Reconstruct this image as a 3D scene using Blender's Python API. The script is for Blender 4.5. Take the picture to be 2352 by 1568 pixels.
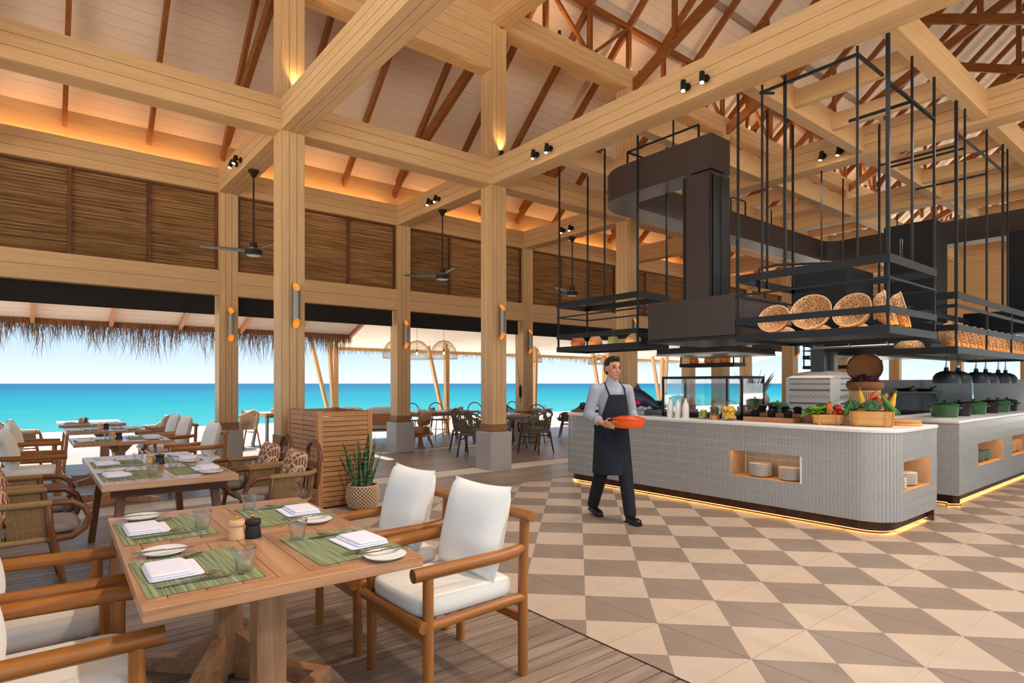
import bpy, bmesh, math, random
from mathutils import Vector, Matrix
random.seed(7)
PI = math.pi
SC = bpy.context.scene
COL = SC.collection
for o in list(bpy.data.objects):
    bpy.data.objects.remove(o)

# ---------------------------------------------------------------- camera, world, sun, exposure
cam = bpy.data.objects.new('camera', bpy.data.cameras.new('camera'))
COL.objects.link(cam)
cam.location = (0, 0, 1.4)
cam.rotation_euler = (PI/2, 0, math.radians(-38.8))
cam.data.sensor_width = 36
cam.data.lens = 1377/2352*36
cam.data.shift_y = 96/2352
cam.data.clip_start = 0.05
cam.data.clip_end = 6000
SC.camera = cam

W = bpy.data.worlds.new('world'); SC.world = W; W.use_nodes = True
wn = W.node_tree.nodes; wl = W.node_tree.links
bg = wn['Background']
tc = wn.new('ShaderNodeTexCoord'); sx = wn.new('ShaderNodeSeparateXYZ'); rp = wn.new('ShaderNodeValToRGB')
wl.new(tc.outputs['Generated'], sx.inputs[0]); wl.new(sx.outputs['Z'], rp.inputs[0]); wl.new(rp.outputs[0], bg.inputs[0])
el = rp.color_ramp.elements
el[0].position = 0.0; el[0].color = (0.88, 0.94, 1.0, 1)
el[1].position = 1.0; el[1].color = (0.42, 0.66, 1.0, 1)
e = el.new(0.03); e.color = (0.71, 0.87, 1.0, 1)
e = el.new(0.08); e.color = (0.49, 0.75, 1.0, 1)
e = el.new(0.35); e.color = (0.47, 0.72, 1.0, 1)
bg.inputs[1].default_value = 0.74

sun = bpy.data.objects.new('sun', bpy.data.lights.new('sun', 'SUN')); COL.objects.link(sun)
sun.data.energy = 10.0; sun.data.angle = math.radians(1.0); sun.data.color = (1.0, 0.95, 0.86)
sun.rotation_euler = (math.radians(-24), math.radians(12), 0)

SC.view_settings.view_transform = 'Standard'
SC.view_settings.look = 'None'
SC.view_settings.gamma = 1.0
SC.view_settings.use_curve_mapping = False
SC.view_settings.exposure = 0.6

# ---------------------------------------------------------------- materials
def srgb(c):
    return tuple(((v/255)/12.92 if v/255 <= 0.04045 else ((v/255+0.055)/1.055)**2.4) for v in c)
MATS = {}
def mat(name, col, rough=0.5, metal=0.0, spec=0.5, bump=0.0, bscale=60, var=0.0, vscale=8, trans=0.0, ior=1.45, alpha=1.0, coat=0.0, emit=None, estr=0.0, sheen=0.0, thin=False):
    if name in MATS: return MATS[name]
    m = bpy.data.materials.new(name); m.use_nodes = True
    n = m.node_tree.nodes; l = m.node_tree.links; b = n['Principled BSDF']
    c = srgb(col)
    b.inputs['Base Color'].default_value = (*c, 1)
    b.inputs['Roughness'].default_value = rough
    b.inputs['Metallic'].default_value = metal
    b.inputs['Specular IOR Level'].default_value = spec
    b.inputs['Transmission Weight'].default_value = trans
    b.inputs['IOR'].default_value = ior
    b.inputs['Coat Weight'].default_value = coat
    b.inputs['Alpha'].default_value = alpha
    if sheen: b.inputs['Sheen Weight'].default_value = sheen
    if emit:
        b.inputs['Emission Color'].default_value = (*srgb(emit), 1); b.inputs['Emission Strength'].default_value = estr
    if var or bump:
        t = n.new('ShaderNodeTexCoord')
        if var:
            nz = n.new('ShaderNodeTexNoise'); nz.inputs['Scale'].default_value = vscale; nz.inputs['Detail'].default_value = 5
            l.new(t.outputs['Object'], nz.inputs['Vector'])
            r = n.new('ShaderNodeValToRGB'); r.color_ramp.elements[0].position = 0.3; r.color_ramp.elements[1].position = 0.7
            r.color_ramp.elements[0].color = (*[v*(1-var) for v in c], 1); r.color_ramp.elements[1].color = (*[min(1, v*(1+var)) for v in c], 1)
            l.new(nz.outputs['Fac'], r.inputs[0]); l.new(r.outputs[0], b.inputs['Base Color'])
        if bump:
            nb = n.new('ShaderNodeTexNoise'); nb.inputs['Scale'].default_value = bscale; nb.inputs['Detail'].default_value = 3
            l.new(t.outputs['Object'], nb.inputs['Vector'])
            bp = n.new('ShaderNodeBump'); bp.inputs['Strength'].default_value = bump; bp.inputs['Distance'].default_value = 0.01
            l.new(nb.outputs['Fac'], bp.inputs['Height']); l.new(bp.outputs[0], b.inputs['Normal'])
    MATS[name] = m
    return m

def wood(name, c1, c2, axis='x', rough=0.45, scale=1.0, tint=0.12, spec=0.4, coat=0.0, c3=None):
    key = name+'_'+axis
    if key in MATS: return MATS[key]
    m = bpy.data.materials.new(key); m.use_nodes = True
    n = m.node_tree.nodes; l = m.node_tree.links; b = n['Principled BSDF']
    t = n.new('ShaderNodeTexCoord'); mp = n.new('ShaderNodeMapping'); oi = n.new('ShaderNodeObjectInfo')
    s = {'x': (0.9, 16, 16), 'y': (16, 0.9, 16), 'z': (16, 16, 0.9)}[axis]
    mp.inputs['Scale'].default_value = tuple(v*scale for v in s)
    mu = n.new('ShaderNodeMath'); mu.operation = 'MULTIPLY'; mu.inputs[1].default_value = 53.0
    l.new(oi.outputs['Random'], mu.inputs[0])
    cb = n.new('ShaderNodeCombineXYZ')
    for i in range(3): l.new(mu.outputs[0], cb.inputs[i])
    l.new(cb.outputs[0], mp.inputs['Location'])
    l.new(t.outputs['Object'], mp.inputs['Vector'])
    nz = n.new('ShaderNodeTexNoise'); nz.inputs['Scale'].default_value = 1.6; nz.inputs['Detail'].default_value = 7; nz.inputs['Distortion'].default_value = 0.6
    l.new(mp.outputs[0], nz.inputs['Vector'])
    r = n.new('ShaderNodeValToRGB'); e = r.color_ramp.elements
    e[0].position = 0.32; e[1].position = 0.7
    e[0].color = (*srgb(c1), 1); e[1].color = (*srgb(c2), 1)
    if c3:
        q = e.new(0.18); q.color = (*srgb(c3), 1)
    l.new(nz.outputs['Fac'], r.inputs[0])
    hs = n.new('ShaderNodeHueSaturation')
    ma = n.new('ShaderNodeMapRange'); ma.inputs['To Min'].default_value = 1-tint; ma.inputs['To Max'].default_value = 1+tint
    l.new(oi.outputs['Random'], ma.inputs['Value']); l.new(ma.outputs[0], hs.inputs['Value'])
    l.new(r.outputs[0], hs.inputs['Color']); l.new(hs.outputs[0], b.inputs['Base Color'])
    b.inputs['Roughness'].default_value = rough; b.inputs['Specular IOR Level'].default_value = spec; b.inputs['Coat Weight'].default_value = coat
    b.inputs['Coat Roughness'].default_value = 0.25
    bp = n.new('ShaderNodeBump'); bp.inputs['Strength'].default_value = 0.12; bp.inputs['Distance'].default_value = 0.004
    l.new(nz.outputs['Fac'], bp.inputs['Height']); l.new(bp.outputs[0], b.inputs['Normal'])
    MATS[key] = m
    return m
def emis(name, col, s):
    if name in MATS: return MATS[name]
    m = bpy.data.materials.new(name); m.use_nodes = True
    n = m.node_tree.nodes; b = n['Principled BSDF']
    b.inputs['Base Color'].default_value = (*srgb(col), 1)
    b.inputs['Emission Color'].default_value = (*srgb(col), 1); b.inputs['Emission Strength'].default_value = s
    MATS[name] = m
    return m
OAK = lambda a: wood('oak', (212, 168, 117), (224, 184, 134), a, rough=0.5, scale=1.4, tint=0.04)
OAKC = lambda a: wood('oak_core', (120, 82, 48), (140, 98, 58), a, rough=0.7)
RAFT = lambda a: wood('rafter_wood', (122, 70, 28), (152, 92, 42), a, rough=0.5, tint=0.1)
TEAK = lambda a: wood('teak', (136, 78, 26), (172, 108, 46), a, rough=0.32, tint=0.06, coat=0.15)
TEAKT = lambda a: wood('teak_top', (164, 112, 74), (200, 150, 108), a, rough=0.28, tint=0.1, coat=0.4)
WALN = lambda a: wood('walnut', (88, 50, 26), (124, 76, 44), a, rough=0.4, tint=0.08)
LOUV = lambda a: wood('louver_wood', (126, 86, 52), (204, 154, 102), a, rough=0.55, tint=0.2, c3=(70, 44, 26))
DECK = lambda a: wood('deck_wood', (118, 100, 87), (158, 138, 121), a, rough=0.36, tint=0.16, c3=(88, 74, 64), spec=0.6)
SLATW = lambda a: wood('screen_wood', (176, 116, 68), (206, 148, 96), a, rough=0.5, tint=0.08)
CRATE = lambda a: wood('crate_wood', (196, 132, 66), (226, 172, 104), a, rough=0.6, tint=0.06)
BLACK = mat('black_steel', (30, 33, 36), 0.45, 0.3)
BRONZE = mat('bronze_panel', (70, 58, 55), 0.42, 0.35)
WHITECLOTH = mat('white_canvas', (243, 238, 228), 0.9, bump=0.15, bscale=25, sheen=0.2)
WARM = emis('warm_led', (255, 202, 132), 18)

# ---------------------------------------------------------------- mesh builder
class MB:
    def __init__(s): s.v = []; s.f = []
    def add(s, v, f):
        k = len(s.v); s.v += [tuple(p) for p in v]; s.f += [tuple(i+k for i in q) for q in f]; return s
    def box(s, x0, x1, y0, y1, z0, z1):
        return s.add([(x0,y0,z0),(x1,y0,z0),(x1,y1,z0),(x0,y1,z0),(x0,y0,z1),(x1,y0,z1),(x1,y1,z1),(x0,y1,z1)],
                     [(0,3,2,1),(4,5,6,7),(0,1,5,4),(1,2,6,5),(2,3,7,6),(3,0,4,7)])
    def bar(s, p0, p1, w, h, up=(0,0,1)):
        p0, p1 = Vector(p0), Vector(p1); d = (p1-p0).normalized(); u = Vector(up)
        if abs(d.dot(u)) > 0.99: u = Vector((0,1,0))
        r = d.cross(u).normalized(); u = r.cross(d).normalized()
        v = []
        for p in (p0, p1):
            for a, b in ((-1,-1),(1,-1),(1,1),(-1,1)): v.append(p+r*(a*w/2)+u*(b*h/2))
        return s.add(v, [(0,1,2,3),(7,6,5,4),(0,4,5,1),(1,5,6,2),(2,6,7,3),(3,7,4,0)])
    def tube(s, pts, r, n=8, closed=False, caps=True):
        pts = [Vector(p) for p in pts]; m = len(pts)
        rr = r if isinstance(r, (list, tuple)) else [r]*m
        prev = None; rings = []
        for i, p in enumerate(pts):
            if closed: d = pts[(i+1) % m]-pts[i-1]
            else: d = pts[min(i+1, m-1)]-pts[max(i-1, 0)]
            d = d.normalized() if d.length > 1e-9 else Vector((0,0,1))
            if prev is None:
                u = Vector((0,0,1)) if abs(d.z) < 0.95 else Vector((0,1,0))
                a = d.cross(u).normalized()
            else:
                a = (prev-d*prev.dot(d))
                a = a.normalized() if a.length > 1e-6 else d.orthogonal().normalized()
            prev = a; b = d.cross(a)
            rings.append([p+(a*math.cos(2*PI*j/n)+b*math.sin(2*PI*j/n))*rr[i] for j in range(n)])
        v = [q for R in rings for q in R]; f = []
        for i in range(m if closed else m-1):
            A = i*n; B = ((i+1) % m)*n
            for j in range(n):
                f.append((A+j, A+(j+1) % n, B+(j+1) % n, B+j))
        if caps and not closed:
            f.append(tuple(range(n))[::-1]); f.append(tuple((m-1)*n+j for j in range(n)))
        return s.add(v, f)
    def cyl(s, p0, p1, r0, r1=None, n=12):
        return s.tube([p0, p1], [r0, r0 if r1 is None else r1], n)
    def lathe(s, prof, n=24, c=(0,0,0), caps=False):
        v = []; f = []; m = len(prof)
        for r, z in prof:
            for j in range(n):
                a = 2*PI*j/n; v.append((c[0]+r*math.cos(a), c[1]+r*math.sin(a), c[2]+z))
        for i in range(m-1):
            for j in range(n):
                f.append((i*n+j, i*n+(j+1) % n, (i+1)*n+(j+1) % n, (i+1)*n+j))
        if caps:
            f.append(tuple(range(n))[::-1]); f.append(tuple((m-1)*n+j for j in range(n)))
        return s.add(v, f)
    def prism(s, poly, z0, z1):
        n = len(poly)
        v = [(x, y, z0) for x, y in poly]+[(x, y, z1) for x, y in poly]
        f = [tuple(range(n))[::-1], tuple(range(n, 2*n))]+[(i, (i+1) % n, n+(i+1) % n, n+i) for i in range(n)]
        return s.add(v, f)
    def sup(s, c, rx, ry, rz, e1=1.0, e2=1.0, nu=20, nv=10):
        g = lambda t, e: math.copysign(abs(t)**e, t)
        v = []; f = []
        for i in range(nv+1):
            ph = -PI/2+PI*i/nv
            for j in range(nu):
                th = 2*PI*j/nu
                v.append((c[0]+rx*g(math.cos(ph), e1)*g(math.cos(th), e2), c[1]+ry*g(math.cos(ph), e1)*g(math.sin(th), e2), c[2]+rz*g(math.sin(ph), e1)))
        for i in range(nv):
            for j in range(nu):
                f.append((i*nu+j, i*nu+(j+1) % nu, (i+1)*nu+(j+1) % nu, (i+1)*nu+j))
        return s.add(v, f)
    def grid(s, fn, nu, nv):
        v = [fn(i/nu, j/nv) for j in range(nv+1) for i in range(nu+1)]
        f = [(j*(nu+1)+i, j*(nu+1)+i+1, (j+1)*(nu+1)+i+1, (j+1)*(nu+1)+i) for j in range(nv) for i in range(nu)]
        return s.add(v, f)
    def pillow(s, w, h, t, n=12, pinch=0.07):
        for sg in (1, -1):
            def fn(a, b):
                u, q = 2*a-1, 2*b-1
                z = t/2*(max(0, (1-abs(u)**2.6)*(1-abs(q)**2.6)))**0.45
                return (u*w/2*(1-pinch*(1-q*q)), q*h/2*(1-pinch*(1-u*u)), sg*z)
            k = MB().grid(fn, n, n)
            if sg < 0: k.f = [q[::-1] for q in k.f]
            s.add(k.v, k.f)
        return s
    def tf(s, M):
        s.v = [tuple(M @ Vector(p)) for p in s.v]; return s
    def mesh(s, name, m, smooth=False):
        me = bpy.data.meshes.new(name); me.from_pydata(s.v, [], s.f)
        if m: me.materials.append(m)
        if smooth:
            me.polygons.foreach_set('use_smooth', [True]*len(me.polygons))
        me.update(); return me
    def build(s, name, m, parent=None, smooth=False, bevel=0, kind=None, auto=None, label=None):
        o = bpy.data.objects.new(name, s.mesh(name, m, smooth)); COL.objects.link(o)
        if parent: o.parent = parent
        if bevel:
            b = o.modifiers.new('bevel', 'BEVEL'); b.width = bevel; b.segments = 2; b.limit_method = 'ANGLE'
        if kind: o['kind'] = kind
        if label: o['label'] = label
        if auto:
            sharp_by_angle(o.data, auto)
        return o
def sharp_by_angle(me, deg):
    me.polygons.foreach_set('use_smooth', [True]*len(me.polygons))
    me.set_sharp_from_angle(angle=math.radians(deg))
def inst(me, name, loc=(0,0,0), parent=None, rot=None, kind=None):
    o = bpy.data.objects.new(name, me); COL.objects.link(o); o.location = loc
    if rot: o.rotation_euler = rot
    if parent: o.parent = parent
    if kind: o['kind'] = kind
    return o
def empty(name, loc=(0,0,0), rz=0):
    o = bpy.data.objects.new(name, None); COL.objects.link(o); o.location = loc; o.rotation_euler = (0,0,rz); o.empty_display_size = 0.1
    return o
def tag(o, label=None, cat=None, group=None, kind=None):
    if label: o['label'] = label
    if cat: o['category'] = cat
    if group: o['group'] = group
    if kind: o['kind'] = kind
    return o
def copy_tree(o, parent=None, loc=None, rz=None, label=None, group=None):
    c = o.copy(); COL.objects.link(c)
    if parent: c.parent = parent
    if loc is not None: c.location = loc
    if rz is not None: c.rotation_euler = (c.rotation_euler[0], c.rotation_euler[1], rz)
    if label: c['label'] = label
    if group: c['group'] = group
    for ch in list(o.children): copy_tree(ch, c)
    return c
# ---------------------------------------------------------------- clad timber members
BOARDS = {}
def board_mesh(dx, dy, dz, a):
    k = (round(dx, 4), round(dy, 4), round(dz, 4), a)
    if k not in BOARDS: BOARDS[k] = MB().box(-dx/2, dx/2, -dy/2, dy/2, -dz/2, dz/2).mesh('board', OAK(a))
    return BOARDS[k]
def clad(name, a, x0, x1, y0, y1, z0, z1, ns=3, label=None, cat=None, group=None, faces='all', th=0.006, gap=0.006, ns2=None):
    c = Vector(((x0+x1)/2, (y0+y1)/2, (z0+z1)/2)); d = Vector((x1-x0, y1-y0, z1-z0)); ai = 'xyz'.index(a)
    h = d/2; q = Vector([h[i] if i == ai else h[i]-th for i in range(3)])
    root = MB().box(-q.x, q.x, -q.y, q.y, -q.z, q.z).build(name, OAKC(a)); root.location = c
    tag(root, label, cat, group, 'structure')
    b, cc = [i for i in range(3) if i != ai]
    for nrm, st, full in ((b, cc, True), (cc, b, False)):
        n = ns if st == max(b, cc) or ns2 is None else ns2
        span = d[st] if full else d[st]-2*th
        w = span/n
        for sg in (-1, 1):
            for i in range(n):
                ds = [0, 0, 0]; ds[ai] = d[ai]; ds[nrm] = th; ds[st] = w-(gap if n > 1 else 0)
                p = [0, 0, 0]; p[nrm] = sg*(h[nrm]-th/2); p[st] = -span/2+w*(i+0.5)
                inst(board_mesh(*ds, a), 'board', p, root)
    return root
# ================================================================ STRUCTURE
GX = [-4.17, -0.85, 2.47, 5.79, 9.11, 12.43, 15.75, 19.07]
YI, YO, CW = 7.72, 10.9, 0.30
X0, X1, XR = -6.0, 22.4, 34.0
K = 0.89; YE, ZE, YR = 11.35, 5.5, 3.73
def zc(y): return ZE+K*(YE-y) if y >= YR else ZE+K*(YE-(2*YR-y))

# ---- ground, sea
sandm = mat('sand', (236, 228, 212), 0.95, bump=0.3, bscale=3)
o = MB().box(-140, 200, 15.3, 27, -1.6, -0.35).build('beach', sandm); tag(o, 'bright white sand beach between the deck and the sea', 'beach', kind='structure')
o = MB().box(-60, 90, -40, 15.4, -0.6, -0.12).build('ground', sandm); tag(o, 'pale sand ground below the raised deck', 'ground', kind='structure')
sm = bpy.data.materials.new('sea_water'); sm.use_nodes = True
n = sm.node_tree.nodes; l = sm.node_tree.links; b = n['Principled BSDF']
g = n.new('ShaderNodeNewGeometry'); sp = n.new('ShaderNodeSeparateXYZ'); l.new(g.outputs['Position'], sp.inputs[0])
lg = n.new('ShaderNodeMath'); lg.operation = 'LOGARITHM'; lg.inputs[1].default_value = 10; l.new(sp.outputs['Y'], lg.inputs[0])
mr = n.new('ShaderNodeMapRange'); mr.inputs['From Min'].default_value = 1.35; mr.inputs['From Max'].default_value = 3.2; l.new(lg.outputs[0], mr.inputs['Value'])
nz = n.new('ShaderNodeTexNoise'); nz.inputs['Scale'].default_value = 0.02; nz.inputs['Detail'].default_value = 6
mp = n.new('ShaderNodeMapping'); mp.inputs['Scale'].default_value = (0.5, 1.6, 1); l.new(g.outputs['Position'], mp.inputs[0]); l.new(mp.outputs[0], nz.inputs['Vector'])
ad = n.new('ShaderNodeMath'); ad.operation = 'MULTIPLY_ADD'; ad.inputs[1].default_value = 0.16; l.new(nz.outputs['Fac'], ad.inputs[0]); l.new(mr.outputs[0], ad.inputs[2])
r = n.new('ShaderNodeValToRGB'); l.new(ad.outputs[0], r.inputs[0]); e = r.color_ramp.elements
SF = 0.23
scol = lambda c: (*[v*SF for v in srgb(c)], 1)
e[0].position = 0.06; e[0].color = scol((205, 238, 236))
e[1].position = 1.0; e[1].color = scol((36, 136, 186))
for p, c in ((0.2, (90, 212, 218)), (0.36, (16, 192, 212)), (0.55, (0, 168, 206)), (0.75, (8, 138, 190))):
    q = e.new(p); q.color = scol(c)
l.new(r.outputs[0], b.inputs['Base Color']); b.inputs['Roughness'].default_value = 0.6; b.inputs['Specular IOR Level'].default_value = 0.02
nb = n.new('ShaderNodeTexNoise'); nb.inputs['Scale'].default_value = 0.9; nb.inputs['Detail'].default_value = 4
mp2 = n.new('ShaderNodeMapping'); mp2.inputs['Scale'].default_value = (0.35, 1.2, 1); l.new(g.outputs['Position'], mp2.inputs[0]); l.new(mp2.outputs[0], nb.inputs['Vector'])
bp = n.new('ShaderNodeBump'); bp.inputs['Strength'].default_value = 0.5; bp.inputs['Distance'].default_value = 0.25; l.new(nb.outputs['Fac'], bp.inputs['Height']); l.new(bp.outputs[0], b.inputs['Normal'])
o = MB().add([(-6000, 26.5, -1.0), (6000, 26.5, -1.0), (6000, 6000, -1.0), (-6000, 6000, -1.0)], [(0,1,2,3)]).build('sea', sm)
tag(o, 'calm turquoise sea reaching to the horizon', 'sea', kind='structure')

# ---- floor: deck planks, stone bands, tile floor
fl = MB().box(X0, X1, -6, 15.3, -0.12, -0.03).build('floor', mat('floor_bed', (52, 42, 36), 0.9)); tag(fl, 'floor of timber decking with a two-tone stone tile field', 'floor', kind='structure')
TX0, TY1 = 2.40, 6.5
pitch = 0.098
pm_a = MB().box(X0, TX0-0.004, 0, pitch-0.007, -0.03, 0.0).mesh('deck_plank', DECK('x'))
pm_b = MB().box(X0, X1, 0, pitch-0.007, -0.03, 0.0).mesh('deck_plank', DECK('x'))
y = -2.2
while y < 15.25:
    if not (7.55 < y < 8.16) and not (10.8 < y < 11.28):
        inst(pm_a if y < TY1-0.02 else pm_b, 'deck_plank', (0, y, 0), fl)
    y += pitch
stone = mat('stone_band', (206, 192, 172), 0.5, var=0.08, vscale=30)
for ya, yb in ((7.65, 8.14), (10.86, 11.26)):
    for i, xa in enumerate([X0]+GX+[X1]):
        pass
    xs = [X0]+[g+CW/2 for g in GX]+[X1]
    for xa, xb in zip(xs[:-1], xs[1:]):
        MB().box(xa+0.003, xb-0.003, ya, yb, -0.03, 0.001).build('stone_band', stone, fl)
MB().box(TX0-0.004, TX0+0.004, -6, TY1, -0.03, 0.003).build('edge_strip', mat('edge_metal', (70, 56, 48), 0.4, 0.6), fl)
MB().box(TX0+0.005, X1, -6, TY1-0.004, -0.029, -0.0035).build('tile_grout', mat('tile_grout', (226, 210, 192), 0.8), fl)
# tiles: every 0.585 m square of the building grid holds four triangles, dark and light by turns
TS = 0.585
def tilem(nm, c):
    m = mat(nm, c, 0.42, var=0.07, vscale=3.5, spec=0.35); return m
TL, TD = tilem('tile_light', (184, 164, 145)), tilem('tile_dark', (136, 119, 105))
hs = TS/2-0.0018
def tri(a, b, c, m): return MB().prism([a, b, c], -0.03, 0.0).mesh('tile', m)
gq = 0.0002
quad = []
for kx in range(4):
    an = kx*PI/2
    R = lambda x, y: (x*math.cos(an)-y*math.sin(an), x*math.sin(an)+y*math.cos(an))
    quad.append((tri(R(hs-gq*2, -hs+gq+gq), R(hs, hs-gq-gq), R(gq*1.5, 0), TD if kx % 2 == 0 else TL)))
    quad[-1].materials[0] = TD if kx % 2 == 0 else TL
def proj(p):
    a = math.radians(51.2); fx, fy = math.cos(a), math.sin(a)
    r = p[0]*fy-p[1]*fx; f = p[0]*fx+p[1]*fy
    if f < 0.2: return None
    return (1176+1377*r/f, 880-1377*(p[2]-1.4)/f, f)
cand = []
ix = 0
for i in range(-1, 36):
    for j in range(-16, 8):
        cx, cy = 2.854+TS*(i+0.5), 2.195+TS*(j+0.5)
        if cx+TS/2 < TX0 or cy-TS/2 > TY1 or cx > X1: continue
        for k in range(4):
            an = k*PI/2
            px, py = cx+0.2*math.cos(an), cy+0.2*math.sin(an)
            if px < TX0 or py > TY1: 
                if px < TX0-0.15 or py > TY1+0.15: continue
            q = proj((px, py, 0)); vis = q and -60 < q[0] < 2412 and q[1] < 1640
            inside = 6.2 < px < 7.1 and 2.3 < py < 6.2 or px > 8.3 and py > 2.3
            cand.append((q[2] if vis and not inside else 999, cx, cy, k, px, py))
cand.sort()
rest = {0: MB(), 1: MB()}
cnt = 0
for d, cx, cy, k, px, py in cand:
    clip = cx-TS/2 < TX0+0.004 or cy+TS/2 > TY1
    if clip:
        bm = bmesh.new(); bm.from_mesh(quad[k]); bmesh.ops.translate(bm, verts=bm.verts, vec=(cx, cy, 0))
        for co, no in (((TX0+0.005, 0, 0), (-1, 0, 0)), ((0, TY1-0.003, 0), (0, 1, 0))):
            r = bmesh.ops.bisect_plane(bm, geom=bm.verts[:]+bm.edges[:]+bm.faces[:], plane_co=co, plane_no=no, clear_outer=True)
            bmesh.ops.holes_fill(bm, edges=[e for e in bm.edges if e.is_boundary])
        if len(bm.faces) < 4: bm.free(); continue
        bmesh.ops.translate(bm, verts=bm.verts, vec=(-cx, -cy, 0))
        me = bpy.data.meshes.new('tile'); bm.to_mesh(me); bm.free(); me.materials.append(TD if k % 2 == 0 else TL)
    else: me = quad[k]
    if d < 900 and cnt < 296:
        inst(me, 'tile', (cx, cy, 0), fl); cnt += 1
    else:
        rest[k % 2].add([(v.co.x+cx, v.co.y+cy, v.co.z) for v in me.vertices], [tuple(p.vertices) for p in me.polygons])
rest[0].build('far_dark_tiles', TD, fl, kind='stuff'); rest[1].build('far_light_tiles', TL, fl, kind='stuff')

# ---- columns
COLN = {-4.17: 'far off the open end', -0.85: 'off the open end', 2.47: 'by the slatted screen', 5.79: 'by the terrace sofa', 9.11: 'behind the jar shelf', 12.43: 'behind the glass food case', 15.75: 'behind the mosaic oven', 19.07: 'last before the end wall'}
BAYN = {-4.17: 'beyond the open end', -0.85: 'over the deck tables', 2.47: 'behind the slatted screen', 5.79: 'facing the wicker pendants', 9.11: 'behind the jar shelf', 12.43: 'behind the glass food case', 15.75: 'behind the mosaic oven', 19.07: 'next to the end wall'}
bayn = lambda x: BAYN[min(BAYN, key=lambda g: abs(g+CW-x))] if x > -5 else 'at the roof end'
granl = mat('granite', (182, 176, 168), 0.6, var=0.2, vscale=160, bump=0.05, bscale=200)
collar = wood('collar_wood', (146, 100, 62), (172, 124, 82), 'x', rough=0.6)
def column(gx, gy, ztop, ns=3, grp='', lab='', s=CW):
    c = clad('column', 'z', gx, gx+s, gy, gy+s, 0.72, ztop, ns, lab, 'column', grp)
    zc0 = c.location.z
    cx, cy = s/2, s/2
    MB().box(-cx-0.06, cx+0.06, -cy-0.06, cy+0.06, -zc0+0.0, -zc0+0.61).build('granite_block', granl, c, bevel=0.006)
    MB().box(-cx-0.012, cx+0.012, -cy-0.012, cy+0.012, -zc0+0.61, -zc0+0.74).build('collar', collar, c, bevel=0.004)
    return c
for gx in GX[1:]:
    column(gx, YI, 7.19 if gx > 5 else 6.46, 3, 'tall inner columns', 'tall timber column on a granite block, inner row, '+COLN[gx])
    column(gx, YO, 4.6, 3, 'outer columns', 'timber column on a granite block under the louvres, '+COLN[gx])

# ---- beams at 4.6 - 5.0
BL = 'long pale timber tie beam at column height'
for a, bx in zip([X0]+[g+CW for g in GX], GX+[X1]):
    clad('beam', 'x', a, bx, YI, YI+CW, 4.6, 5.0, 3, 'pale timber beam joining the tall inner columns, bay '+bayn(a), 'beam', 'beams along the inner column row')
    clad('beam', 'x', a, bx, YO, YO+CW, 4.6, 5.0, 3, 'pale timber beam along the top of the louvres, bay '+bayn(a), 'beam', 'beams along the top of the louvres')
    clad('beam', 'x', a, bx, YO, YO+CW, 2.88, 3.30, 2, 'pale timber beam under the louvres above the dark blind, bay '+bayn(a), 'beam', 'beams under the louvres', ns2=3)
for gx in GX[1:]:
    clad('beam', 'y', gx, gx+CW, -6, YI, 4.6, 5.0, 4 if gx < 3 else 3, 'long pale timber cross beam spanning the hall from the column '+COLN[gx], 'beam', 'long cross beams', ns2=3)
    clad('beam', 'y', gx, gx+CW, YI+CW, YO, 4.6, 5.0, 3, 'short pale timber beam tying inner and outer column '+COLN[gx], 'beam', 'short tie beams')
    clad('beam', 'z', gx+0.001, gx+CW-0.001, YO+0.001, YO+CW-0.001, 4.6, 5.0, 1, 'short timber block on top of the outer column '+COLN[gx], 'beam', 'outer column heads')
# upper girders
clad('beam', 'x', X0, 2.47, YI, YI+CW, 6.46, 7.56, 6, 'deep upper timber girder towards the seaside gable', 'beam', 'deep upper girders', ns2=3)
clad('beam', 'x', 2.47, 5.79, YI, YI+CW, 6.46, 7.56, 6, 'deep upper timber girder between the tall inner columns', 'beam', 'deep upper girders', ns2=3)
clad('beam', 'x', 5.79, X1, YI, YI+CW, 7.19, 7.56, 3, 'upper timber girder carrying the lattice truss', 'beam', ns2=3)
for gx in (5.79,):
    clad('beam', 'y', gx, gx+CW, -0.6, YI, 7.19, 7.56, 3, 'upper timber cross girder from the tall column '+COLN[gx], 'beam', 'upper cross girders')
# pergola cross beams and joists
for i, (ga, gb) in enumerate(zip(GX[3:-1], GX[4:])):
    for yy in (2.06, 3.46, 4.92, 6.35):
        clad('beam', 'x', ga+CW, gb, yy, yy+0.14, 4.64, 4.94, 1, 'pale timber cross beam of the pergola grid over the kitchen', 'beam', 'pergola cross beams')
    for (ya, yb) in ((2.2, 3.46), (5.06, 6.35)):
        for k in (1, 2):
            xx = ga+CW+(gb-ga-CW)*k/3-0.02
            clad('beam', 'y', xx, xx+0.08, ya, yb, 4.68, 4.88, 1, 'thin pale timber joist of the pergola grid', 'beam', 'pergola joists')
# ---- ceiling planks, rafters
cw = mat('ceiling_white', (226, 206, 188), 0.7)
ce = MB()
for s in (1, -1):
    ya = YE if s > 0 else 2*YR-YE
    ce.add([(X0, ya, ZE+0.07), (XR, ya, ZE+0.07), (XR, YR, zc(YR)+0.07), (X0, YR, zc(YR)+0.07), (X0, ya, ZE+0.11), (XR, ya, ZE+0.11), (XR, YR, zc(YR)+0.11), (X0, YR, zc(YR)+0.11)],
           [(0,1,2,3),(7,6,5,4),(0,4,5,1),(1,5,6,2),(2,6,7,3),(3,7,4,0)])
ce = ce.build('ceiling', mat('roof_backing', (176, 158, 142), 0.9)); tag(ce, 'steep white boarded ceiling with brown rafters', 'ceiling', kind='structure')
cos = 1/math.sqrt(1+K*K); dv = Vector((0, -cos, K*cos)); nv = Vector((0, K*cos, cos))
L = (YE-YR)/cos; pw = 0.165
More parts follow.
